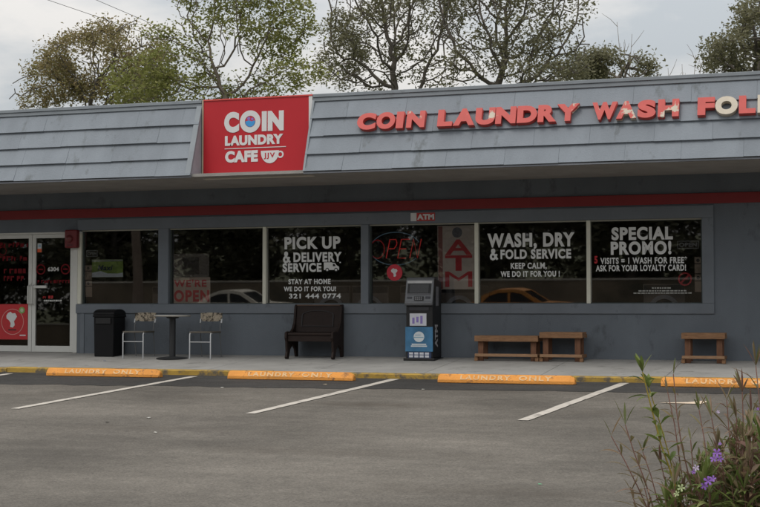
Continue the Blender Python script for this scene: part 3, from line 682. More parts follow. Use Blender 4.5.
# WE'RE OPEN
o = thing('open_banner', "beige banner with red words WE'RE OPEN low in the window behind the table", 'banner')
obj('upper_film', inside(-11.74, -11.02, 1.40, 1.83, 0.004), sheer_mat('film', (0.42, 0.37, 0.30), 0.35), o)
obj('lower_sheet', inside(-11.74, -11.0, 0.925, 1.398, 0.004), sheer_mat('beige_film', (0.68, 0.56, 0.42), 0.82), o)
text('lettering', "WE'RE", -11.73, -11.07, 1.225, 1.355, gin(0.003), PR, o, offset=0.035, extrude=0.002, spacing=1.15)
text('lettering', 'OPEN', -11.73, -11.02, 0.955, 1.165, gin(0.003), PR, o, offset=0.04, extrude=0.002, spacing=1.18)
mb = MB()
for a in range(0, 360, 30): pass
vs = [gin(0.003)(x, z, 0) for x, z in ((-11.55, 1.45), (-11.22, 1.45), (-11.22, 1.77), (-11.55, 1.77))]
obj('dark_picture', MB().add(vs, [(0, 1, 2, 3)]), sheer_mat('dark_film', (0.05, 0.045, 0.04), 0.5), o)
# green card
o = thing('green_sign', 'green and white printed card hanging in the window beside the doors', 'sign')
obj('sheet', inside(-13.43, -12.775, 1.415, 1.745, 0.004), mat('card_green', (0.26, 0.38, 0.07), 0.6, 0.5, 3.0), o)
vs = [gin(0.003)(x, z, 0) for x, z in ((-13.428, 1.417), (-12.777, 1.417), (-12.777, 1.50), (-12.90, 1.48), (-13.10, 1.485), (-13.25, 1.53), (-13.428, 1.50))]
obj('white_wave', MB().add(vs, [tuple(range(7))]), mat('card_white', (0.62, 0.66, 0.62), 0.6), o)
vs = [gin(0.003)(x, z, 0) for x, z in ((-13.428, 1.70), (-12.777, 1.71), (-12.777, 1.743), (-13.428, 1.743))]
obj('grey_band', MB().add(vs, [(0, 1, 2, 3)]), mat('card_grey', (0.34, 0.38, 0.27), 0.6), o)
text('lettering', 'Maxi', -13.31, -12.99, 1.54, 1.64, gin(0.002), mat('card_blue', (0.015, 0.03, 0.06), 0.6), o, offset=0.03, extrude=0.002, shear=0.25)
# small OPEN boxes and notices
GR = mat('dim_grey_print', (0.27, 0.27, 0.25), 0.7)
for cx, lab in ((-2.475, 'small grey framed OPEN sign at the top right of the promo window'), (-13.425, 'small grey framed OPEN sign above the green card')):
    o = thing('open_sign', lab, 'sign', group='small grey OPEN signs'); hw, z0, z1 = (0.175, 1.80, 1.93) if cx > -5 else (0.12, 1.80, 1.92)
    mb = MB()
    for x0, x1, a, b in ((cx - hw, cx + hw, z1 - .014, z1), (cx - hw, cx + hw, z0, z0 + .014), (cx - hw, cx - hw + .014, z0 + .014, z1 - .014), (cx + hw - .014, cx + hw, z0 + .014, z1 - .014)):
        mb.add([gin(.003)(x0, a, 0), gin(.003)(x1, a, 0), gin(.003)(x1, b, 0), gin(.003)(x0, b, 0)], [(0, 1, 2, 3)])
    obj('border', mb, GR, o); text('lettering', 'OPEN', cx - hw + .03, cx + hw - .03, z0 + .03, z1 - .03, gin(.003), GR, o, offset=0.05, extrude=0.002)
NOT = mat('notice_kraft', (0.34, 0.27, 0.19), 0.8); NOTD = mat('notice_mark', (0.06, 0.05, 0.045), 0.8)
for x0, x1, z0, z1, lab in ((-2.375, -2.265, 1.40, 1.665, 'upper brown notice sheet at the right end of the promo window'), (-2.375, -2.265, 1.10, 1.385, 'lower brown notice sheet at the right end of the promo window'),
                            (-13.585, -13.43, 1.37, 1.64, 'upper brown notice sheet next to the green card'), (-13.585, -13.43, 1.05, 1.355, 'lower brown notice sheet next to the door jamb')):
    o = thing('notice', lab, 'notice', group='brown paper notices in the windows')
    obj('sheet', inside(x0, x1, z0, z1, 0.004), NOT, o); cx = (x0 + x1) / 2
    vs = [gin(.003)(cx + .028 * math.cos(R(a)), z1 - .055 + .028 * math.sin(R(a)), 0) for a in range(0, 360, 30)]
    obj('mark', MB().add(vs, [tuple(range(12))]), NOTD, o)
    vs = [gin(.003)(x, z, 0) for x, z in ((x0, z1 - .115), (x1, z1 - .115), (x1, z1 - .10), (x0, z1 - .10))]
    obj('rule', MB().add(vs, [(0, 1, 2, 3)]), NOTD, o)
o = thing('prohibition_sticker', 'round dark red prohibition sticker low in the promo window', 'sticker')
mb = MB(); cx, cz = -2.53, 1.31
vs = []; 
for k in range(32):
    a = 2 * math.pi * k / 32
    for r_ in (0.085, 0.11): vs.append(gin(.003)(cx + r_ * math.cos(a), cz + r_ * math.sin(a), 0))
mb.add(vs, [(2 * k, 2 * k + 1, (2 * k + 3) % 64, (2 * k + 2) % 64) for k in range(32)])
obj('ring', mb, PR, o)
vs = [gin(.003)(x, z, 0) for x, z in ((cx - .07, cz - .05), (cx - .05, cz - .07), (cx + .07, cz + .05), (cx + .05, cz + .07))]
obj('slash', MB().add(vs, [(0, 1, 2, 3)]), PR, o)
vs = [gin(.004)(x, z, 0) for x, z in ((cx - .05, cz - .018), (cx + .05, cz - .018), (cx + .05, cz + .018), (cx - .05, cz + .018))]
obj('pictogram', MB().add(vs, [(0, 1, 2, 3)]), mat('pict_red', (0.25, 0.02, 0.02), 0.7), o)

# washers standing inside
wp = thing('washing_machine', 'dim beige front loading washer inside behind the cash machine', 'washing machine', (-7.5, 1.6, 0), group='washers inside the shop')
obj('cabinet', MB().box(-0.36, 0.36, 0, 0.75, 0, 1.26), mat('washer_beige', (0.30, 0.25, 0.19), 0.5), wp, bevel=0.015)
obj('door_ring', MB().ring(0, 0.80, 0.20, 0.27, -0.05, -0.001), mat('washer_chrome', (0.4, 0.4, 0.38), 0.3, metal=0.7), wp)
obj('porthole', MB().disc(0, 0.80, 0.198, -0.03, -0.002), M_BLACK, wp)
obj('control_panel', MB().box(-0.34, 0.34, -0.012, -0.001, 1.12, 1.24), M_BLACK, wp)
for k, (x, lab) in enumerate([(-6.72, 'dim beige front loading washer inside below the tall ATM poster'), (-9.2, 'dim beige front loading washer inside behind the dark pew, left one'), (-8.44, 'dim beige front loading washer inside behind the dark pew, right one'), (-3.05, 'dim beige front loading washer inside below the promo lettering'), (-12.6, 'dim beige front loading washer inside below the green card')]):
    c = copy_tree(wp); c.location = (x, 1.6, 0); c['label'] = lab

# ------------------------------------------------------------------ things on the sidewalk
def sw(y): return 0.160 / 2.385 * y                          # sidewalk height at y
# litter bin
o = thing('litter_bin', 'black plastic litter bin with domed lid against the wall by the doors', 'bin', (-12.775, -0.38, sw(-0.6)))
mb = MB(); a, b, d = 0.205, 0.195, 0.22
vs = [(-b, -d + .01, 0), (b, -d + .01, 0), (b, d - .01, 0), (-b, d - .01, 0), (-a, -d, .72), (a, -d, .72), (a, d, .72), (-a, d, .72)]
mb.add(vs, [(0, 3, 2, 1), (4, 5, 6, 7), (0, 1, 5, 4), (1, 2, 6, 5), (2, 3, 7, 6), (3, 0, 4, 7)])
obj('body', mb, M_BIN, o, bevel=0.02, seg=3)
obj('rim', MB().box(-.218, .218, -.233, .233, .715, .755), M_BIN, o, bevel=0.012)
pr = [(-.225, .756), (-.225, .775)] + [(.0 + .225 * math.cos(R(t)), .775 + .085 * math.sin(R(t))) for t in range(170, 9, -10)] + [(.225, .775), (.225, .756)]
lid = obj('lid', MB().prism(pr, -.212, .212), M_BIN, o, bevel=0.008, smooth=True)
obj('flap', MB().box(-.15, .15, -.2395, -.2335, .60, .705), mat('bin_flap', (0.014, 0.014, 0.015), 0.45), o)
# bistro table
o = thing('bistro_table', 'small round grey table on a black pedestal between two chairs', 'table', (-11.33, -0.72, sw(-0.72)))
obj('tabletop', MB().lathe([(0, .735), (.30, .735), (.32, .742), (.325, .752), (.32, .765), (0, .766)], seg=36), mat('laminate_grey', (0.36, 0.35, 0.32), 0.45), o, smooth=True)
obj('pedestal', MB().lathe([(.055, .02), (.055, .70), (.11, .715), (.11, .734)], seg=20), M_DARKMETAL, o, smooth=True)
obj('base', MB().lathe([(0, .045), (.06, .04), (.25, .018), (.285, .01), (.285, 0), (0, 0)], seg=32), M_DARKMETAL, o, smooth=True)
# chairs
def chair():
    t = thing('patio_chair', 'white steel chair with patterned back left of the round table beside the bin', 'chair', (0, 0, 0), group='patio chairs at the round table')
    W_ = 0.20
    for s in (-1, 1):
        obj('leg', MB().tube([(s * W_, -.20, 0), (s * W_, -.20, .43), (s * W_, -.185, .452), (s * W_, -.12, .456)], .0115), M_CHROME, t, smooth=True)
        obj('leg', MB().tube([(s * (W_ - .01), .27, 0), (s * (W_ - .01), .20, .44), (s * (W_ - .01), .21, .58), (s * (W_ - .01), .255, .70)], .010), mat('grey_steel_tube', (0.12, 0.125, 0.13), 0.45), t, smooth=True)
    obj('stretcher', MB().tube([(-W_, -.2, .30), (W_, -.2, .30)], .008), M_CHROME, t, smooth=True)
    st = obj('seat', MB().box(-.215, .215, -.195, .21, .455, .485), mat('seat_vinyl', (0.10, 0.09, 0.075), 0.7), t, bevel=0.01)
    # padded back in a blotched fabric, slightly curved
    mb = MB(); n_ = 10; vs = []
    for i in range(n_ + 1):
        u = -1 + 2 * i / n_; yy = .245 + .025 * (1 - u * u); h0, h1 = .655 + .012 * u * u, .815 - .01 * u * u
        vs += [(u * .205, yy - .014, h0), (u * .205, yy + .014, h0), (u * .205, yy + .03, h1), (u * .205, yy + .004, h1)]
    fs = [(0, 1, 2, 3), tuple(4 * n_ + k for k in (3, 2, 1, 0))]
    for i in range(n_):
        for k in range(4): fs.append((4 * i + k, 4 * i + (k + 1) % 4, 4 * i + 4 + (k + 1) % 4, 4 * i + 4 + k))
    mb.add(vs, fs)
    obj('backrest', mb, mat('blotched_fabric', (0.34, 0.29, 0.22), 0.85, 0.25, 20, dirt=((0.035, 0.028, 0.022), 0.62, 17)), t)
    for s in (-1, 1): obj('back_tip', MB().tube([(s * .205, .23, .63), (s * .205, .25, .70)], .016), M_CHROME, t, smooth=True)
    return t
c1 = chair(); c1.location = (-12.055, -0.62, sw(-0.80))
c2 = copy_tree(c1); c2.location = (-10.745, -0.62, sw(-0.80)); c2['label'] = 'white steel chair with patterned back right of the round table beside the pew'
# pew
o = thing('pew', 'dark brown wooden pew with arched back panel under the delivery window', 'bench', (-8.79, -0.34, sw(-0.5)))
ep = [(-.27, 0), (-.29, .03), (-.25, .12), (-.27, .30), (-.30, .36), (-.29, .45), (-.24, .47), (-.05, .47), (.03, .52), (.10, .62), (.155, .90), (.19, .935), (.25, .935), (.25, 0), (.18, 0), (.12, .16), (.0, .24), (-.12, .16), (-.19, 0)]
for s in (-1, 1):
    x0 = s * .425; obj('end_panel', MB().prism(ep, x0 - .02, x0 + .02), M_PEW, o, bevel=0.004)
obj('seat', MB().box(-.403, .403, -.27, .14, .405, .45), M_PEW, o, bevel=0.012)
obj('apron', MB().box(-.403, .403, -.25, -.22, .30, .404), M_PEW, o, bevel=0.004)
mb = MB(); A = Matrix.Rotation(R(-9), 4, 'X'); 
bk = obj('backrest', MB().box(-.403, .403, -.015, .02, 0, .47, Matrix.Translation((0, .12, .452)) @ A), M_PEW, o, bevel=0.005)
arch = [(-.30, .10), (.30, .10), (.30, .30)] + [(.30 * math.cos(R(t)), .30 + .085 * math.sin(R(t))) for t in range(15, 166, 10)] + [(-.30, .30)]
inner = [(x * .93, .10 + (z - .10) * .92 + .012) for x, z in arch]
n_ = len(arch); MT = Matrix.Translation((0, .12, .452)) @ A
vs = [MT @ Vector((x, -.016, z)) for x, z in arch] + [MT @ Vector((x, -.030, z)) for x, z in arch] + [MT @ Vector((x, -.030, z)) for x, z in inner] + [MT @ Vector((x, -.016, z)) for x, z in inner]
fs = []
for i in range(n_):
    j = (i + 1) % n_
    fs += [(i, j, n_ + j, n_ + i), (n_ + i, n_ + j, 2 * n_ + j, 2 * n_ + i), (2 * n_ + i, 2 * n_ + j, 3 * n_ + j, 3 * n_ + i)]
obj('arched_moulding', MB().add(vs, fs), mat('pew_moulding', (0.007, 0.005, 0.005), 0.5), bk)
obj('top_rail', MB().box(-.403, .403, -.03, .035, .46, .485, MT), mat('pew_rail_worn', (0.065, 0.035, 0.02), 0.5), bk, bevel=0.006)

# wooden benches
def bench(name, label, x0, x1, h, loc_y=-0.30, nfeet=2):
    t = thing(name, label, 'bench', ((x0 + x1) / 2, loc_y, sw(loc_y - .15)), group='rough wooden benches against the wall')
    hw = (x1 - x0) / 2; d = .19
    for k in range(3):
        y0 = -d + k * .13; obj('seat_board', MB().box(-hw + .012 * (k % 2), hw - .01 * (k % 2), y0, y0 + .118, h - .036, h), M_WOOD, t, bevel=0.004)
    obj('apron', MB().box(-hw - .006, hw + .006, -d - .04, -d - .003, h - .095, h - .002), M_WOOD, t, bevel=0.004)
    obj('apron', MB().box(-hw, hw, d + .01, d + .045, h - .095, h - .037), M_WOOD, t, bevel=0.004)
    for s in (-1, 1):
        for sy in (-1, 1):
            xx = s * (hw - .085); yy = sy * .145
            obj('leg', MB().box(xx - .045, xx + .045, yy - .019, yy + .019, .0, h - .037), mat('red_brown_leg', (0.16, 0.075, 0.042), 0.85, 0.3, 6, island=0.2, stretch=(6, 6, 1.2)), t, bevel=0.003)
        xo = s * (hw - .018)
        obj('side_rail', MB().box(xo - .018, xo + .018, -d - .035, d + .01, .062, .115), M_WOOD, t, bevel=0.003)
        obj('foot', MB().box(xo - .028, xo + .028, -d - .028, -d + .06, 0, .0615), M_WOOD, t, bevel=0.003)
        obj('side_rail', MB().box(xo - .017, xo + .017, -d - .002, d + .01, h - .092, h - .0375), M_WOOD, t, bevel=0.003)
    obj('stretcher', MB().box(-hw + .002, hw - .002, -d - .05, -d - .0355, .072, .118), M_RAIL, t, bevel=0.003)
    obj('shelf_board', MB().box(-hw + .04, hw - .04, -d + .02, -d + .05, .073, .117), M_RAIL, t, bevel=0.003)
    return t
bench('wooden_bench', 'long low reddish wooden bench right of the cash machine', -5.885, -4.83, 0.415)
bench('wooden_bench', 'short taller wooden bench touching the end of the long low bench', -4.795, -4.10, 0.478)
bench('wooden_bench', 'short wooden bench alone under the right end of the windows', -2.52, -1.86, 0.478)

# cash machine
o = thing('cash_machine', 'black and silver cash machine with a blue poster on its front', 'cash machine', (-6.825, -0.33, sw(-0.6)))
SIL = mat('atm_silver', (0.135, 0.14, 0.15), 0.45, 0.15, 4, metal=0.2)
obj('base', MB().box(-.27, .27, -.29, .30, 0, .045), M_BLACK, o, bevel=0.01)
cab = obj('cabinet', MB().prism([(-.25, .046), (-.25, .905), (-.24, .94), (-.16, 1.37), (-.10, 1.385), (.27, 1.33), (.27, .046)], -.232, .232), M_BLACK, o, bevel=0.012)
# sloping silver head in front
def head(s): return None
hp = [(-.30, .925), (-.315, .965), (-.30, .99), (-.205, 1.355), (-.17, 1.395), (-.155, 1.39), (-.235, .945), (-.255, .92)]
hd = obj('head', MB().prism(hp, -.242, .242), SIL, o, bevel=0.012)
hs = Vector((0, .095, .365)).normalized(); hn = Vector((0, -.365, .095)).normalized(); hp0 = Vector((0, -.30, .99))
def onhead(x0, x1, s0, s1, t0, t1):
    mb = MB(); vs = []
    for x in (x0, x1):
        for s_, t_ in ((s0, t0), (s1, t0), (s1, t1), (s0, t1)): v = hp0 + hs * s_ + hn * t_; vs.append((x, v.y, v.z))
    return mb.add(vs, [(0, 1, 2, 3), (7, 6, 5, 4), (0, 4, 5, 1), (1, 5, 6, 2), (2, 6, 7, 3), (3, 7, 4, 0)])
obj('screen_surround', onhead(-.205, .205, .128, .305, .001, .004), M_BLACK, hd)
obj('screen', onhead(-.165, .165, .145, .290, .0045, .008), mat('screen_dark', (0.01, 0.011, 0.013), 0.2), hd)
obj('screen_bezel', onhead(-.20, .20, .115, .134, .001, .014), mat('bezel_grey', (0.10, 0.10, 0.11), 0.4), hd)
obj('header_strip', onhead(-.215, .215, .315, .355, .001, .008), mat('header_pale', (0.44, 0.44, 0.44), 0.4), hd)
obj('keypad', onhead(-.075, .085, .015, .085, .001, .016), M_BLACK, hd)
mb = MB()
for i in range(4):
    for j in range(3): 
        q = onhead(-.06 + i * .034, -.036 + i * .034, .022 + j * .02, .036 + j * .02, .0165, .021); mb.add(q.v, q.f)
obj('keypad_keys', mb, mat('key_grey', (0.16, 0.16, 0.17), 0.4), hd)
obj('card_slot', onhead(.12, .20, .05, .085, .001, .014), mat('slot_dark', (0.03, 0.03, 0.04), 0.4), hd)
obj('receipt_slot', onhead(-.20, -.12, .05, .08, .001, .012), mat('slot_dark', (0.03, 0.03, 0.04), 0.4), hd)
obj('dispenser', MB().box(-.17, .17, -.262, -.251, .835, .895), mat('dispenser_grey', (0.035, 0.035, 0.04), 0.35), o, bevel=0.004)
nt_ = obj('paper_notice', MB().box(-.165, .125, -.259, -.2505, .585, .79), mat('notice_white', (0.52, 0.53, 0.58), 0.6), o)
mb = MB(); r_ = random.Random(2)
for k in range(3): mb.box(-.12 + k * .07, -.08 + k * .07, -.2615, -.2592, .62 + .02 * (k % 2), .72 + .015 * k)
obj('violet_print', mb, mat('violet_print', (0.22, 0.17, 0.42), 0.6), nt_)
ps = obj('blue_poster', MB().box(-.238, .238, -.272, -.2505, .155, .565), mat('poster_blue', (0.05, 0.16, 0.29), 0.4, 0.35, 4), o)
obj('cup_print', MB().disc(.0, .40, .088, -.2745, -.2722, 24, 1.05), mat('poster_white', (0.58, 0.62, 0.64), 0.5), ps)
for z_, w_ in ((.275, .125), (.245, .14)): obj('caption_line', MB().box(-w_, w_, -.2742, -.2722, z_ - .011, z_ + .010), mat('poster_white', (0.58, 0.62, 0.64), 0.5), ps)
mb = MB(); mb.box(-.10, .08, -.2762, -.2746, .385, .397); mb.box(-.07, .03, -.2762, -.2746, .425, .435)
obj('cup_shade', mb, mat('poster_shade', (0.2, 0.35, 0.45), 0.5), ps)
bs = obj('logo_strip', MB().box(-.20, .21, -.262, -.2505, .046, .150), mat('strip_navy', (0.03, 0.045, 0.10), 0.5), o)
mb = MB()
for i in range(4):
    for j in range(2): mb.box(-.175 + i * .092, -.105 + i * .092, -.2645, -.2622, .056 + j * .048, .092 + j * .048)
obj('card_marks', mb, mat('strip_white', (0.55, 0.57, 0.62), 0.5), bs)
SP = mat('side_print', (0.34, 0.34, 0.36), 0.6)
def side_fn(u, v, oo): return (.2335 + oo, -.12 + v, u)        # reads upwards along the right side
text('side_lettering', 'ATM', .22, .60, .16, .0, side_fn, SP, cab, offset=0.06, extrude=0.003)
obj('side_stripe', MB().box(.2325, .2355, -.06, .10, .92, 1.24), mat('side_band', (0.16, 0.16, 0.18), 0.5), cab)

# wheel stops
def wheel_stop(x0, x1, label):
    t = thing('wheel_stop', label, 'wheel stop', ((x0 + x1) / 2, -2.90, gz(-2.90) + 0.004), group='orange wheel stops along the kerb')
    h = (x1 - x0) / 2; mb = MB(); H_ = .125
    pr = [(-.085, 0), (-.085, .045), (-.045, H_ - .008), (-.035, H_), (.035, H_), (.045, H_ - .008), (.085, .045), (.085, 0)]
    xs = [(-h, .80), (-h + .03, 1.0), (h - .075, 1.0), (h - .01, .72), (h, .55)]
    vs = []
    for x, s in xs:
        for a, b in pr: vs.append((x, a * (0.4 + .6 * s), b * s))
    n_ = len(pr); fs = [tuple(range(n_)), tuple((len(xs) - 1) * n_ + k for k in range(n_ - 1, -1, -1))]
    for i in range(len(xs) - 1):
        for k in range(n_): fs.append((i * n_ + k, (i + 1) * n_ + k, (i + 1) * n_ + (k + 1) % n_, i * n_ + (k + 1) % n_))
    mb.add(vs, fs); b_ = obj('block', mb, M_STOP, t, bevel=0.006)
    d = Vector((0, .04, .072)).normalized(); nn = Vector((0, -.072, .04)).normalized()
    def fn(x, v, oo): p = Vector((0, -.085, .045)) + d * v + nn * (oo + .0025); return (x, p.y, p.z)
    for s_, a, bb in (('LAUNDRY', -.66, .08), ('ONLY', .20, .68)):
        text('stencil', s_, a * h, bb * h, .002, .075, fn, M_STENCIL, t, offset=0.035, extrude=0.0015, shear=0.0, spacing=1.25)
    # rebar pins
    mb = MB()
    for s in (-1, 1): mb.lathe([(0, .004), (.014, .003), (.016, 0)], (s * h * .72, 0, H_), 10)
    obj('pin', mb, mat('rusty_pin', (0.12, 0.06, 0.03), 0.8), t)
wheel_stop(-12.475, -10.42, 'orange concrete wheel stop stencilled LAUNDRY ONLY in front of the round table')
wheel_stop(-9.23, -7.15, 'orange concrete wheel stop stencilled LAUNDRY ONLY in front of the dark pew')
wheel_stop(-5.815, -3.765, 'orange concrete wheel stop stencilled LAUNDRY ONLY in front of the long wooden bench')
wheel_stop(-2.54, -0.49, 'orange concrete wheel stop stencilled LAUNDRY ONLY partly behind the flowering bush')

# litter on the ground
LITM = mat('paper_litter', (0.55, 0.54, 0.50), 0.8)
def scrap(px, py, y_, s, label, m=LITM):
    r_ = random.Random(int(px * 7 + py)); p = at(px, py, y_)
    z = gz(p.y) + .006 if y_ < -2.55 else sw(p.y) + .003
    mb = MB(); n_ = 6; vs = []; 
    for k in range(n_):
        a = 2 * math.pi * k / n_ + r_.uniform(-.3, .3); q = s * r_.uniform(.6, 1.1); vs.append((q * math.cos(a), .7 * q * math.sin(a), r_.uniform(0, .25) * s))
    vs2 = [(x, y, zz + .002) for x, y, zz in vs] ; c = (0, 0, .3 * s)
    mb.add(vs + vs2 + [c], [tuple(range(n_ - 1, -1, -1))] + [(n_ + k, n_ + (k + 1) % n_, 2 * n_) for k in range(n_)] + [(k, (k + 1) % n_, n_ + (k + 1) % n_, n_ + k) for k in range(n_)])
    o = obj('paper_scrap', mb, m); o.location = (p.x, p.y, z); tag(o, label, 'litter', 'scraps of litter'); return o
def ground_y(px, py):
    d = at(px, py, 0) - CAMLOC; t = (LOT0 + S * (CAMLOC.y + 2.5) - CAMLOC.z) / (d.z - S * d.y); return (CAMLOC + d * t).y
scrap(158, 363.5, -1.3, .05, 'white crumpled napkin on the sidewalk in front of the round table')
scrap(105, 363, -1.3, .03, 'tiny bluish scrap on the sidewalk in front of the bin', mat('blue_litter', (0.08, 0.12, 0.3), .7))
LM2 = mat('leaf_litter', (0.30, 0.25, 0.18), 0.9)
for px, py, s, lab, m in ((39, 372.5, .05, 'white scrap beside the left end of the leftmost orange wheel stop', LITM), (222, 388, .03, 'small pale scrap on dark asphalt left of the second wheel stop', LITM), (325, 385, .04, 'pale leaf scrap on dark asphalt under the second wheel stop', LM2),
                       (423, 390, .03, 'small white scrap on dark asphalt left of the third wheel stop', LITM), (415, 378, .03, 'white scrap against the yellow kerb near the cash machine', LITM), (107, 423, .035, 'dark leaf on open asphalt below the first stall line', mat('dark_litter', (0.03, 0.025, 0.02), .9)),
                       (149, 418.5, .04, 'pale scrap on open asphalt below the first stall line', LITM), (155, 433, .03, 'white speck on open asphalt at the left', LITM), (266, 388, .022, 'tiny pale scrap under the second wheel stop left part', LM2), (540, 485, .018, 'tiny green scrap on the open asphalt near the bottom', mat('green_litter', (0.1, 0.4, 0.2), .7))):
    scrap(px, py, ground_y(px, py), s, lab, m)

# ------------------------------------------------------------------ trees
def grow(base, clumps, seed, step=0.3, kill=0.4, infl=3.0, trunk_to=None, natt=420, bias=0.12, maxit=90):
    """space colonisation: limbs reach for points scattered in the crown's clumps"""
    rng = np.random.default_rng(seed); A = []
    tot = sum(c[3] * c[4] * c[5] for c in clumps)
    for cx, cy, cz, rx, ry, rz in clumps:
        n = max(6, int(natt * rx * ry * rz / tot)); v = rng.normal(size=(n, 3)); v /= np.linalg.norm(v, axis=1)[:, None]; v *= rng.uniform(0.25, 1, size=(n, 1)) ** (1 / 2.5)
        A.append(v * (rx, ry, rz) + (cx, cy, cz))
    A = np.concatenate(A); P = [np.array(base, float)]; par = [-1]
    tgt = np.array(trunk_to if trunk_to is not None else A.mean(0) - (0, 0, 1.0)); d = tgt - P[0]; n = max(2, int(np.linalg.norm(d) / step))
    wob = rng.normal(0, .05, size=(n, 3)).cumsum(0) * 0.5
    for i in range(1, n + 1): P.append(P[0] + d * i / n + wob[i - 1] * (1, 1, .2)); par.append(len(P) - 2)
    P = [p for p in P]
    alive = np.ones(len(A), bool); PA = np.array(P); D = np.linalg.norm(A[:, None] - PA[None], axis=2); j = D.argmin(1); dm = D[np.arange(len(A)), j]; reach = infl * 3
    for it in range(maxit):
        ok = alive & (dm < reach)
        if not ok.any(): break
        if it > 20: reach = infl
        PA = np.array(P); new = []; n0 = len(P)
        for k in np.unique(j[ok]):
            v = A[ok & (j == k)] - PA[k]; v /= np.linalg.norm(v, axis=1)[:, None] + 1e-9; v = v.sum(0); v /= np.linalg.norm(v) + 1e-9; v = v + rng.normal(0, .22, 3) + (0, 0, bias); v /= np.linalg.norm(v) + 1e-9
            new.append((PA[k] + v * step, int(k)))
        for q, k in new: P.append(q); par.append(k)
        Q = np.array([q for q, _ in new]); D = np.linalg.norm(A[:, None] - Q[None], axis=2); jj = D.argmin(1); dd = D[np.arange(len(A)), jj]; up_ = dd < dm; dm[up_] = dd[up_]; j[up_] = jj[up_] + n0
        alive &= dm > kill
    P = np.array(P); kids = [[] for _ in P]
    for i, p in enumerate(par):
        if p >= 0: kids[p].append(i)
    return P, par, kids, A
def limbs_mesh(P, par, kids, r_tip, r_base):
    n = len(P); w_ = np.zeros(n)
    for i in range(n - 1, -1, -1): w_[i] = max(1.0, sum(w_[k] ** 1.0 for k in kids[i])) if kids[i] else 1.0
    rad = r_tip + (r_base - r_tip) * (w_ / w_[0]) ** 0.5
    mb = MB()
    def chain(i0, start):
        ch = [i0, start]
        while kids[ch[-1]]:
            ks = sorted(kids[ch[-1]], key=lambda k: -w_[k]); ch.append(ks[0])
            todo.extend((ch[-2], k) for k in ks[1:])
        return ch
    todo = []
    first = chain(0, kids[0][0]); chains = [first]
    for k in kids[0][1:]: todo.append((0, k))
    while todo:
        a, b = todo.pop(); chains.append(chain(a, b))
    for ch in chains:
        rs = [rad[i] for i in ch]
        if ch is not first: rs[0] = rs[1]
        mb.tube([P[i] for i in ch], rs, 6 if rs[0] < .05 else 9)
    return mb, w_
def leaf_cloud(pts, per, spread, size, seed, flat_=0.5, asp=0.5):
    """many small leaf-shaped faces, four corners each with a fold"""
    rng = np.random.default_rng(seed); n = len(pts) * per
    c = np.repeat(np.asarray(pts), per, 0) + rng.normal(0, 1, (n, 3)) * spread * (1, 1, .8)
    a = rng.normal(size=(n, 3)) * (1, 1, flat_); a /= np.linalg.norm(a, axis=1)[:, None]
    b = rng.normal(size=(n, 3)) * (1, 1, flat_); b -= a * (a * b).sum(1)[:, None]; b /= np.linalg.norm(b, axis=1)[:, None]
    s = size * rng.uniform(.6, 1.35, (n, 1)); a *= s; b *= s * asp
    nrm = np.cross(a, b); nrm /= np.linalg.norm(nrm, axis=1)[:, None]
    V = np.stack([c - a * .5, c + b * .5 + nrm * s * .08, c + a * .5, c - b * .5 + nrm * s * .08], 1).reshape(-1, 3)
    me = bpy.data.meshes.new('leaves'); me.vertices.add(len(V)); me.vertices.foreach_set('co', V.ravel())
    me.loops.add(4 * n); me.loops.foreach_set('vertex_index', np.arange(4 * n)); me.polygons.add(n)
    me.polygons.foreach_set('loop_start', np.arange(n) * 4); me.update(calc_edges=True); return me
def leaves_obj(name, me, m, parent):
    me.name = name; me.materials.append(m); o = bpy.data.objects.new(name, me); COL.objects.link(o); o.parent = parent; return o

M_BARK = mat('grey_bark', (0.11, 0.095, 0.078), 0.9, 0.3, 5, 0.4, 30); M_BARK2 = mat('pale_bark', (0.12, 0.10, 0.075), 0.9, 0.3, 5)
def clump(px, py, Y, rpx, rpy, dy):
    p = at(px, py, Y); k = (p - CAMLOC).dot(_fw) / FPX
    return (p.x, p.y, p.z, rpx * k, dy, rpy * k)
def tree(name, label, base_px, Y, fork_px, clumps, seed, lm, bark, per, spread, size, r_base, r_tip=.012, natt=420, minr=.03, keep=1.0, wmax=2.0, voids=34, group='trees rising behind the laundromat', step=.30, kill=.40, bias=.08, asp=.5):
    b = at(base_px, 300, Y); base = (b.x, b.y, -0.32)
    f = at(fork_px[0], fork_px[1], Y)
    cl = [clump(px, py, Y + dy0, rx, ry, dd) for px, py, dy0, rx, ry, dd in clumps]
    P, par, kids, A = grow(base, cl, seed, step=step, kill=kill, trunk_to=tuple(f), natt=natt, bias=bias)
    t = thing(name, label, 'tree', base, group=group)
    mb, rad = limbs_mesh(P - np.array(base), par, kids, r_tip, r_base)
    obj('trunk', mb, bark, t, smooth=True)
    rng = np.random.default_rng(seed + 1)
    tips = np.array([P[i] - np.array(base) for i in range(len(P)) if rad[i] <= wmax and rng.random() < keep and P[i][2] > f.z - 1.5])
    sel = A[(rng.random(len(A)) < keep) & (np.linalg.norm(A[:, None] - P[None], axis=2).min(1) < .9)] - np.array(base)
    tips = np.concatenate([tips, sel])
    vc = tips[rng.choice(len(tips), voids)]; vr = rng.uniform(.35, .85, voids)                  # open gaps in the crown
    tips = tips[(np.linalg.norm(tips[:, None] - vc[None], axis=2) > vr[None]).all(1)]
    leaves_obj('crown', leaf_cloud(tips, per, spread, size, seed + 2, .6, asp), lm, t)
    return t
LM_OAK = leaf_mat('oak_leaf', [(0.125, 0.122, 0.068), (0.20, 0.19, 0.105), (0.155, 0.15, 0.08), (0.27, 0.255, 0.165), (0.10, 0.098, 0.058)], trans=.5)
LM_DARK = leaf_mat('dark_leaf', [(0.085, 0.082, 0.05), (0.13, 0.125, 0.075), (0.07, 0.07, 0.042)])
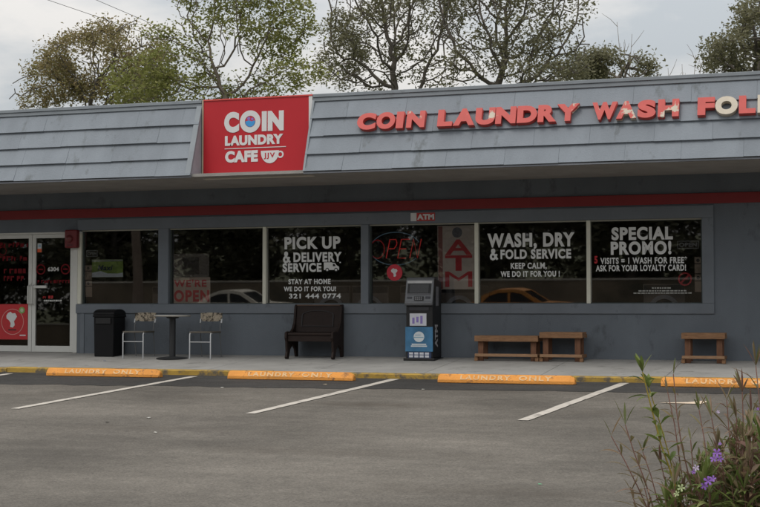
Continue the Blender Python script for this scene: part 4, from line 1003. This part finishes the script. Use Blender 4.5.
LM_GREEN = leaf_mat('fresh_leaf', [(0.15, 0.165, 0.04), (0.25, 0.265, 0.075), (0.18, 0.195, 0.055), (0.30, 0.295, 0.11), (0.12, 0.125, 0.045)], trans=.45)
LM_BROWN = leaf_mat('browning_leaf', [(0.19, 0.165, 0.07), (0.27, 0.215, 0.095), (0.19, 0.185, 0.07), (0.32, 0.25, 0.135), (0.13, 0.11, 0.055)], trans=.5)
tree('bushy_tree', 'brownish bushy tree furthest left behind the roof', 92, 17, (92, 112),
     [(95, 62, 0, 52, 32, 2.0), (60, 82, 0.5, 40, 24, 1.6), (125, 50, -0.5, 42, 34, 1.6), (32, 96, 0, 28, 14, 1.2), (110, 88, 0, 50, 22, 1.8), (150, 78, 0, 35, 26, 1.5)], 21, LM_BROWN, M_BARK, 22, .15, .11, .08, .008, natt=1300, wmax=1.0, keep=.8, voids=20)
tree('light_green_tree', 'fresh green tree with thin spreading branches behind the red sign', 233, 13, (234, 104),
     [(155, 90, 0, 50, 18, 1.6), (188, 66, -.4, 48, 22, 1.5), (180, 96, .3, 64, 12, 1.6), (140, 74, .2, 28, 16, 1.1), (215, 32, 0, 50, 24, 1.2), (262, 42, .4, 46, 28, 1.2), (172, 36, 0, 34, 18, 1.0), (225, -10, 0, 70, 24, 1.3), (290, 22, .3, 30, 26, 1.0), (298, 74, -.3, 30, 14, .9), (255, 86, 0, 55, 16, 1.0)], 22, LM_GREEN, M_BARK2, 21, .145, .115, .07, .007, natt=1250, wmax=1.0, keep=.74, voids=24)
tree('oak_tree', 'large olive oak with several leaning limbs right of the red sign', 400, 21, (402, 122),
     [(372, 30, 0, 52, 34, 2.2), (342, 55, .4, 30, 24, 1.6), (362, 76, -.5, 46, 16, 1.5), (420, 20, 0, 52, 34, 2.0), (430, 70, .5, 34, 18, 1.6), (395, -30, 0, 85, 34, 2.5), (352, 6, 0, 26, 22, 1.5), (332, 68, 0, 18, 12, 1.0)], 23, LM_OAK, M_BARK, 19, .145, .115, .13, .009, natt=1500, wmax=1.0, keep=.72, voids=44)
tree('oak_tree', 'large olive oak with one dark forked trunk left of the sky gap', 497, 19, (497, 84),
     [(470, 30, 0, 42, 34, 2.0), (528, 25, .3, 50, 32, 2.0), (560, 45, 0, 34, 26, 1.6), (545, 76, -.4, 46, 14, 1.6), (462, 74, .3, 30, 16, 1.3), (500, -28, 0, 90, 30, 2.4), (572, 12, 0, 22, 22, 1.3), (508, 60, 0, 36, 20, 1.4), (576, 68, 0, 20, 13, 1.2)], 24, LM_OAK, M_BARK, 19, .145, .115, .13, .009, natt=1500, wmax=1.0, keep=.72, voids=44)
tree('round_tree', 'small dark green tree top just above the WASH letters', 618, 24, (618, 104),
     [(612, 66, 0, 36, 14, 2.0), (640, 70, .4, 18, 13, 1.5), (590, 76, 0, 26, 11, 1.5), (622, 58, 0, 18, 11, 1.2)], 25, LM_OAK, M_BARK, 26, .16, .12, .12, .008, natt=700, wmax=1.0, voids=7)
tree('broad_tree', 'dark olive tree at the right end of the roof', 752, 20, (752, 100),
     [(738, 52, 0, 34, 20, 2.0), (765, 30, .3, 34, 30, 2.0), (722, 64, 0, 20, 11, 1.4), (790, 50, 0, 40, 30, 2.0), (758, 8, 0, 20, 16, 1.2), (755, 66, 0, 44, 14, 1.6)], 26, LM_OAK, M_BARK, 24, .16, .12, .14, .009, natt=1100, wmax=1.0, voids=18)
# leafless twigs above the roof
def bare(label, px, Y, tops, seed):
    b = at(px, 300, Y); t = thing('bare_sapling', label, 'tree', (b.x, b.y, -0.32), group='leafless saplings behind the roof')
    r_ = random.Random(seed); mb = MB(); O = Vector((b.x, b.y, -0.32))
    for tx, ty in tops:
        q = at(tx, ty, Y) - O; m_ = Vector((q.x * .35, r_.uniform(-.2, .2), q.z * .7)); pts = [Vector((0, 0, 0)), m_ * .6, m_, (m_ + q) / 2 + Vector((r_.uniform(-.1, .1), 0, 0)), q]
        mb.tube(pts, [.035, .028, .02, .013, .006], 5)
        for k in range(5):
            f_ = r_.uniform(.55, .95); i = 2 if f_ < .75 else 3; s_ = pts[i].lerp(pts[i + 1], r_.random()); e = s_ + Vector((r_.uniform(-.5, .5), r_.uniform(-.3, .3), r_.uniform(.2, .6))); mb.tube([s_, (s_ + e) / 2 + Vector((.03, 0, .02)), e], [.009, .007, .004], 5)
    obj('trunk', mb, mat('twig_bark', (0.20, 0.16, 0.12), .9), t)
bare('thin leafless sapling poking above the small dark tree', 626, 23, [(617, 22), (632, 34), (624, 42)], 1)
bare('low leafless sapling in the sky gap right of the small dark tree', 680, 24, [(655, 66), (668, 68), (682, 64), (696, 55), (703, 60)], 2)

# overhead wires
def wire(p, q, label):
    A_, B_ = at(*p), at(*q); d = B_ - A_; A2 = A_ - d * 3; B2 = B_ + d * 1.5
    pts = []
    for i in range(31):
        t = i / 30; v = A2.lerp(B2, t); pts.append((v.x, v.y, v.z))
    o = obj('power_line', MB().tube(pts, .011, 6), mat('wire_dark', (0.05, 0.05, 0.055), .6)); tag(o, label, 'wire', 'overhead wires')
wire((45, -1, 24), (92, 15, 24), 'thin overhead wire crossing the sky at the far left, lower of two')
wire((94, -1, 24), (122, 11, 24), 'thin overhead wire at the top edge above the bushy tree')

# ------------------------------------------------------------------ flowering bush in the foreground
YB = -16.3
LM_BUSH = leaf_mat('narrow_leaf', [(0.15, 0.125, 0.06), (0.22, 0.14, 0.09), (0.14, 0.155, 0.055), (0.27, 0.20, 0.135), (0.18, 0.095, 0.075), (0.11, 0.135, 0.045), (0.22, 0.17, 0.10)], .5, .35)
LM_BUSHG = leaf_mat('green_leaf', [(0.09, 0.135, 0.03), (0.18, 0.22, 0.06), (0.13, 0.17, 0.045), (0.26, 0.28, 0.11), (0.075, 0.105, 0.03)], .45, .35)
M_STEM = mat('purple_stem', (0.17, 0.085, 0.065), .7, .25, 30); M_STEMY = mat('yellow_stem', (0.26, 0.20, 0.03), .7, .25, 30)
bp_ = at(735, 470, YB); BB = Vector((bp_.x, YB, gz(YB)))
bush = thing('flowering_bush', 'narrow leaved bush with purple flowers in the right foreground', 'bush', tuple(BB))
rb = random.Random(77)
def blade(mb, p, d, ln, wd, droop, up=Vector((0, 0, 1))):
    """one lance-shaped leaf, creased along its midrib and bending down"""
    d = d.normalized(); side = d.cross(up); side = side.normalized() if side.length > 1e-4 else Vector((1, 0, 0)); roll = rb.uniform(-.7, .7)
    nrm = side.cross(d); side, nrm = side * math.cos(roll) + nrm * math.sin(roll), nrm * math.cos(roll) - side * math.sin(roll)
    prof = [0.10, .62, 1.0, .92, .58, .0]; vs = []; n_ = len(prof)
    for i, w_ in enumerate(prof):
        t = i / (n_ - 1); c = p + d * ln * t + Vector((0, 0, -1)) * droop * ln * t * t
        vs += [c - side * wd * .5 * w_ + nrm * wd * .22 * w_, c, c + side * wd * .5 * w_ + nrm * wd * .22 * w_]
    fs = []
    for i in range(n_ - 1):
        for k in (0, 1): fs.append((3 * i + k, 3 * i + k + 1, 3 * i + 3 + k + 1, 3 * i + 3 + k))
    mb.add(vs, fs)
def bush_stem(tip, root_px, dy=0.0, n_pairs=8, ln=.12, wd=.02, top_only=.55, mat_l=None, mat_s=None, bend=.10, tuft=4, r0=.006):
    q = at(tip[0], tip[1], YB + dy) - BB; rp = at(root_px, 507, YB + dy * .5) - BB; rp.z *= .55
    b0 = Vector((rb.uniform(-.12, .12), rb.uniform(-.12, .12), 0)); c1_ = Vector((rp.x, rp.y * .6, rp.z)); pts = []
    for i in range(13):
        t = i / 12; v = b0 * (1 - t) ** 2 + c1_ * 2 * t * (1 - t) + q * t * t
        pts.append(v + Vector((math.sin(i * 1.7 + tip[0]) * .006, math.cos(i * 2.1) * .006, 0)))
    st = obj('stem', MB().tube(pts, [r0 * (1 - .62 * i / 12) for i in range(13)], 6), mat_s or M_STEM, bush, smooth=True)
    mb = MB(); ang = rb.uniform(0, 6.28)
    n_pairs = int(n_pairs * 2.3); top_only *= .80
    for k in range(n_pairs):
        t = top_only + (1 - top_only) * (k + rb.uniform(-.35, .35)) / n_pairs; t = min(max(t, .2), .99); f_ = t * 12; i = min(11, int(f_)); p = pts[i].lerp(pts[i + 1], f_ - i); ax = (pts[i + 1] - pts[i]).normalized()
        ang += 1.57 + rb.uniform(-.4, .4)
        for s in (0, math.pi):
            if rb.random() < .12: continue
            a = ang + s + rb.uniform(-.4, .4); o_ = Vector((math.cos(a), math.sin(a), 0)); d = o_ * .85 + ax * rb.uniform(.2, 1.3)
            blade(mb, p, d, ln * 1.3 * rb.uniform(.55, 1.2), wd * rb.uniform(.7, 1.2), rb.uniform(.05, .55))
    for k in range(tuft):
        a = rb.uniform(0, 6.28); d = Vector((math.cos(a) * .45, math.sin(a) * .45, 1)); blade(mb, pts[-1], d, ln * 1.3 * rb.uniform(.55, 1.05), wd * .75, rb.uniform(0, .25))
    obj('foliage', mb, mat_l or LM_BUSH, st); return pts
# tall stems read off the photograph, then filler near the base
bush_stem((641, 372), 706, -.1, 5, .085, .026, .86, LM_BUSHG, M_STEMY, tuft=6, r0=.008)
bush_stem((650, 388), 706, -.05, 4, .09, .028, .90, LM_BUSHG, M_STEMY, tuft=4)
bush_stem((672, 374), 702, .1, 4, .085, .010, .80, tuft=3)
bush_stem((668, 392), 702, .15, 4, .09, .011, .82, tuft=3)
bush_stem((626, 425), 682, -.1, 5, .115, .016, .72, tuft=3)
bush_stem((612, 436), 690, .0, 4, .10, .015, .74, tuft=2)
bush_stem((757, 366), 775, .3, 6, .13, .012, .80, tuft=7)
bush_stem((768, 380), 780, .2, 6, .13, .013, .75, tuft=6)
bush_stem((741, 392), 760, .0, 6, .11, .014, .74, tuft=5)
bush_stem((727, 400), 748, .1, 7, .115, .014, .70, tuft=4)
bush_stem((712, 418), 738, -.1, 7, .11, .017, .66, tuft=4)
bush_stem((735, 418), 745, -.15, 7, .12, .016, .66, tuft=4)
bush_stem((700, 410), 722, .2, 5, .10, .013, .72, tuft=4)
bush_stem((752, 415), 765, .1, 8, .12, .015, .60, tuft=4)
bush_stem((690, 440), 715, .0, 5, .09, .013, .70, tuft=3)
bush_stem((642, 452), 690, .1, 5, .10, .016, .70, tuft=4)
bush_stem((660, 466), 700, -.05, 6, .10, .017, .66, tuft=4)
bush_stem((645, 488), 675, -.1, 5, .10, .017, .66, tuft=4)
bush_stem((632, 492), 665, .1, 5, .10, .016, .70, tuft=4)
bush_stem((716, 446), 728, -.2, 7, .10, .018, .62, tuft=3)
bush_stem((745, 440), 752, -.25, 8, .12, .016, .55, tuft=4)
for k in range(120):
    px = 655 + 125 * rb.random() ** .75; lo = 505 - (px - 650) * .78; py = rb.uniform(max(lo, 425), 510)
    g_ = rb.random() < (.6 if py > 470 else .3)
    bush_stem((px, py), px + rb.uniform(0, 25), rb.uniform(-.35, .35), 7, rb.uniform(.08, .12), rb.uniform(.015, .026), .5, LM_BUSHG if g_ else LM_BUSH, tuft=4, r0=.005)
M_PETAL = mat('purple_petal', (0.20, 0.085, 0.36), .6, .15, 40); M_PETALP = mat('faded_petal', (0.42, 0.34, 0.48), .6, .15, 40); M_PALE = mat('pale_bract', (0.27, 0.32, 0.15), .6, .15, 40)
def flower(px, py, dy, s, m, lab=None):
    c = at(px, py, YB + dy) - BB; mb = MB(); tilt = rb.uniform(0, 6.28)
    ax = Vector((rb.uniform(-.5, .5), -.8, rb.uniform(.1, .7))).normalized(); u = ax.orthogonal().normalized(); v = ax.cross(u)
    for k in range(5):
        a = tilt + k * 1.2566; d = (u * math.cos(a) + v * math.sin(a)); e = (v * math.cos(a) - u * math.sin(a))
        vs = [c, c + d * s * .45 - e * s * .22 + ax * s * .25, c + d * s * .95 - e * s * .30 + ax * s * .30, c + d * s * 1.08 + ax * s * .24, c + d * s * .95 + e * s * .30 + ax * s * .30, c + d * s * .45 + e * s * .22 + ax * s * .25]
        mb.add(vs, [(0, 1, 5), (1, 2, 4, 5), (2, 3, 4)])
    mb.tube([c - ax * s * .9, c - ax * s * .4, c + ax * s * .02], [s * .09, s * .11, s * .2], 6)
    o = obj('flower', mb, m, bush, smooth=True)
    if lab: o['label'] = lab
for px, py, dy, s, m in ((717, 453, -.35, .034, M_PETAL), (714, 459, -.33, .030, M_PETAL), (720, 459, -.3, .026, M_PETAL), (720, 444, -.3, .014, M_PETAL), (708, 481, -.4, .036, M_PETAL), (704, 486, -.38, .030, M_PETAL), (713, 479, -.37, .026, M_PETAL),
                         (696, 468, -.3, .026, M_PETALP), (694, 472, -.3, .02, M_PETAL), (718, 412, -.2, .014, M_PETALP), (681, 488, -.42, .030, M_PALE), (677, 494, -.42, .026, M_PALE), (758, 409, -.1, .013, M_PETAL)):
    flower(px, py, dy, s * .56, m)

# ------------------------------------------------------------------ across the street, seen only as reflections in the glass
def far_tree(x, y, h, wd, seed, label, proto=None):
    if proto:
        c = copy_tree(proto); c.location = (x, y, -1.0); c.rotation_euler.z = seed; s = h / 9.0; c.scale = (s * wd, s * wd, s); c['label'] = label; return c
    rng = np.random.default_rng(seed); t = thing('street_tree', label, 'tree', (x, y, -1.0), group='trees across the street mirrored in the windows')
    mb = MB(); mb.tube([(0, 0, 0), (.05, 0, 2), (.0, .1, 4.5), (.1, 0, 7)], [.22, .17, .12, .05], 8); P = []
    for k in range(44):
        a = rng.uniform(0, 6.28); z0 = rng.uniform(0.2, 6); r_ = rng.uniform(1.2, 3.2); e = (r_ * math.cos(a), r_ * math.sin(a), z0 + rng.uniform(.2, 1.8)); mb.tube([(0, 0, z0), (e[0] * .5, e[1] * .5, (z0 + e[2]) / 2 + .2), e], [.06, .04, .015], 5)
        P += [e, (e[0] * .7, e[1] * .7, (z0 + e[2]) / 2 + .3), (e[0] * .8, e[1] * .8, e[2] + .4)]
    obj('trunk', mb, M_BARK, t); leaves_obj('crown', leaf_cloud(np.array(P), 60, .55, .34, seed + 1, .6, .6), LM_DARK, t); return t
FT = 'dark leafy tree across the street, mirrored in the shop glass'
pt = far_tree(-50, -46, 9, 1, 31, FT)
r_ = random.Random(9)
for k in range(17):
    far_tree(-46 + k * 3.6, -46 - (k % 2) * 7 - r_.uniform(-1.5, 1.5), r_.uniform(8, 11), r_.uniform(1.0, 1.3), r_.uniform(0, 6), FT, pt)

nt2 = at(135, 270, 33)
nb = thing('leaning_trunk_tree', 'tall brown tree trunk mirrored in the window beside the doors', 'tree', (nt2.x, -33, -1.5))
obj('trunk', MB().tube([(0, 0, 0), (.05, 0, 2), (-.02, 0, 4), (-.12, 0, 6.5), (-.1, 0, 8.5)], [.27, .21, .19, .16, .08], 12), mat('brown_bark', (0.17, 0.13, 0.10), .9, .35, 6, .5, 30), nb, smooth=True)
r2 = np.random.default_rng(5); leaves_obj('crown', leaf_cloud(r2.normal(0, 1, (120, 3)) * (1.5, 1.5, .9) + (0, 0, 9), 40, .4, .3, 6), LM_DARK, nb)
mb = MB().box(-70, 30, -38.2, -38.0, -1.5, .02); wl0 = thing('roadside_wall', 'low tan wall with pale coping across the street, mirrored low in the shop windows', 'wall')
obj('wall_body', mb, mat('tan_wall', (0.15, 0.118, 0.085), .9, .45, .5, dirt=((0.06, 0.055, 0.04), .45, .35)), wl0); obj('coping', MB().box(-70, 30, -38.25, -37.95, .022, .09), mat('pale_coping', (0.34, 0.31, 0.27), .9, .2, 1), wl0)

def car(label, paint, loc, rz, flip=False):
    t = thing('passing_car', label, 'car', loc, rz, 'cars on the street mirrored in the windows')
    body = [(-2.20, .30), (-2.25, .55), (-2.20, .80), (-1.85, .90), (-1.0, .96), (.85, .98), (1.85, .96), (2.15, .88), (2.22, .55), (2.18, .30), (1.75, .22), (-1.75, .22)]
    obj('body', MB().prism([(a, b) for a, b in body], -.86, .86, 'y'), paint, t, bevel=.07, seg=3, smooth=True)
    roof = [(-1.05, .94), (-.30, 1.40), (.05, 1.47), (.75, 1.45), (1.25, 1.28), (1.75, .95)]
    inner = [(-.72, .97), (-.20, 1.30), (.10, 1.36), (.70, 1.34), (1.06, 1.22), (1.36, .97)]
    mb = MB(); n_ = len(roof)
    for y0, y1 in ((-.74, -.66), (.66, .74)):
        vs = [(a, y0, b) for a, b in roof] + [(a, y0, b) for a, b in inner] + [(a, y1, b) for a, b in roof] + [(a, y1, b) for a, b in inner]; fs = []
        for i in range(n_ - 1):
            fs += [(i, i + 1, n_ + i + 1, n_ + i), (2 * n_ + i, 3 * n_ + i, 3 * n_ + i + 1, 2 * n_ + i + 1), (i, 2 * n_ + i, 2 * n_ + i + 1, i + 1), (n_ + i, n_ + i + 1, 3 * n_ + i + 1, 3 * n_ + i)]
        mb.add(vs, fs)
        mb.box(.24, .33, y0 + .004, y1 - .004, .97, 1.41)
    mb.prism([(-.30, 1.385), (.05, 1.455), (.75, 1.435), (1.25, 1.265), (1.25, 1.285), (.75, 1.462), (.05, 1.482), (-.30, 1.41)], -.665, .665, 'y')
    obj('roof', mb, paint, t)
    obj('glazing', MB().prism([(a * .985, b - .012) for a, b in roof], -.70, .70, 'y'), mat('car_glass', (0.02, 0.022, 0.024), .08, 0, 5), t)
    for sx_ in (-1.35, 1.38):
        for sy in (-1, 1):
            wl = obj('wheel', MB().prism([(sx_ + .32 * math.cos(R(a)), .32 + .32 * math.sin(R(a))) for a in range(0, 360, 15)], sy * .90, sy * .68, 'y'), M_BLACK, t)
            obj('rim', MB().prism([(sx_ + .20 * math.cos(R(a)), .32 + .20 * math.sin(R(a))) for a in range(0, 360, 20)], sy * .915, sy * .90, 'y'), mat('rim_silver', (0.4, 0.4, 0.4), .3, metal=.8), wl)
    for sy in (-1, 1):
        obj('headlight', MB().box(-2.26, -2.19, sy * .78, sy * .52, .62, .74), M_WHITE, t); obj('tail_light', MB().box(2.16, 2.23, sy * .80, sy * .55, .66, .82), mat('tail_red', (.4, .02, .02), .4), t)
    return t
MIRY = -30.0                                                  # cars behind the camera; mirrored at y = +30
pA = at(519, 300, -MIRY); pB = at(240, 300, -MIRY)
car('orange car in the street mirrored in the WASH DRY window', mat('car_orange', (0.40, 0.165, 0.035), .5, 0, 5), (pA.x, MIRY, gz(-24)), math.pi)
car("beige car in the street mirrored behind the WE'RE OPEN banner", mat('car_beige', (0.55, 0.51, 0.43), .35, 0, 5), (pB.x, MIRY, gz(-24)), math.pi)
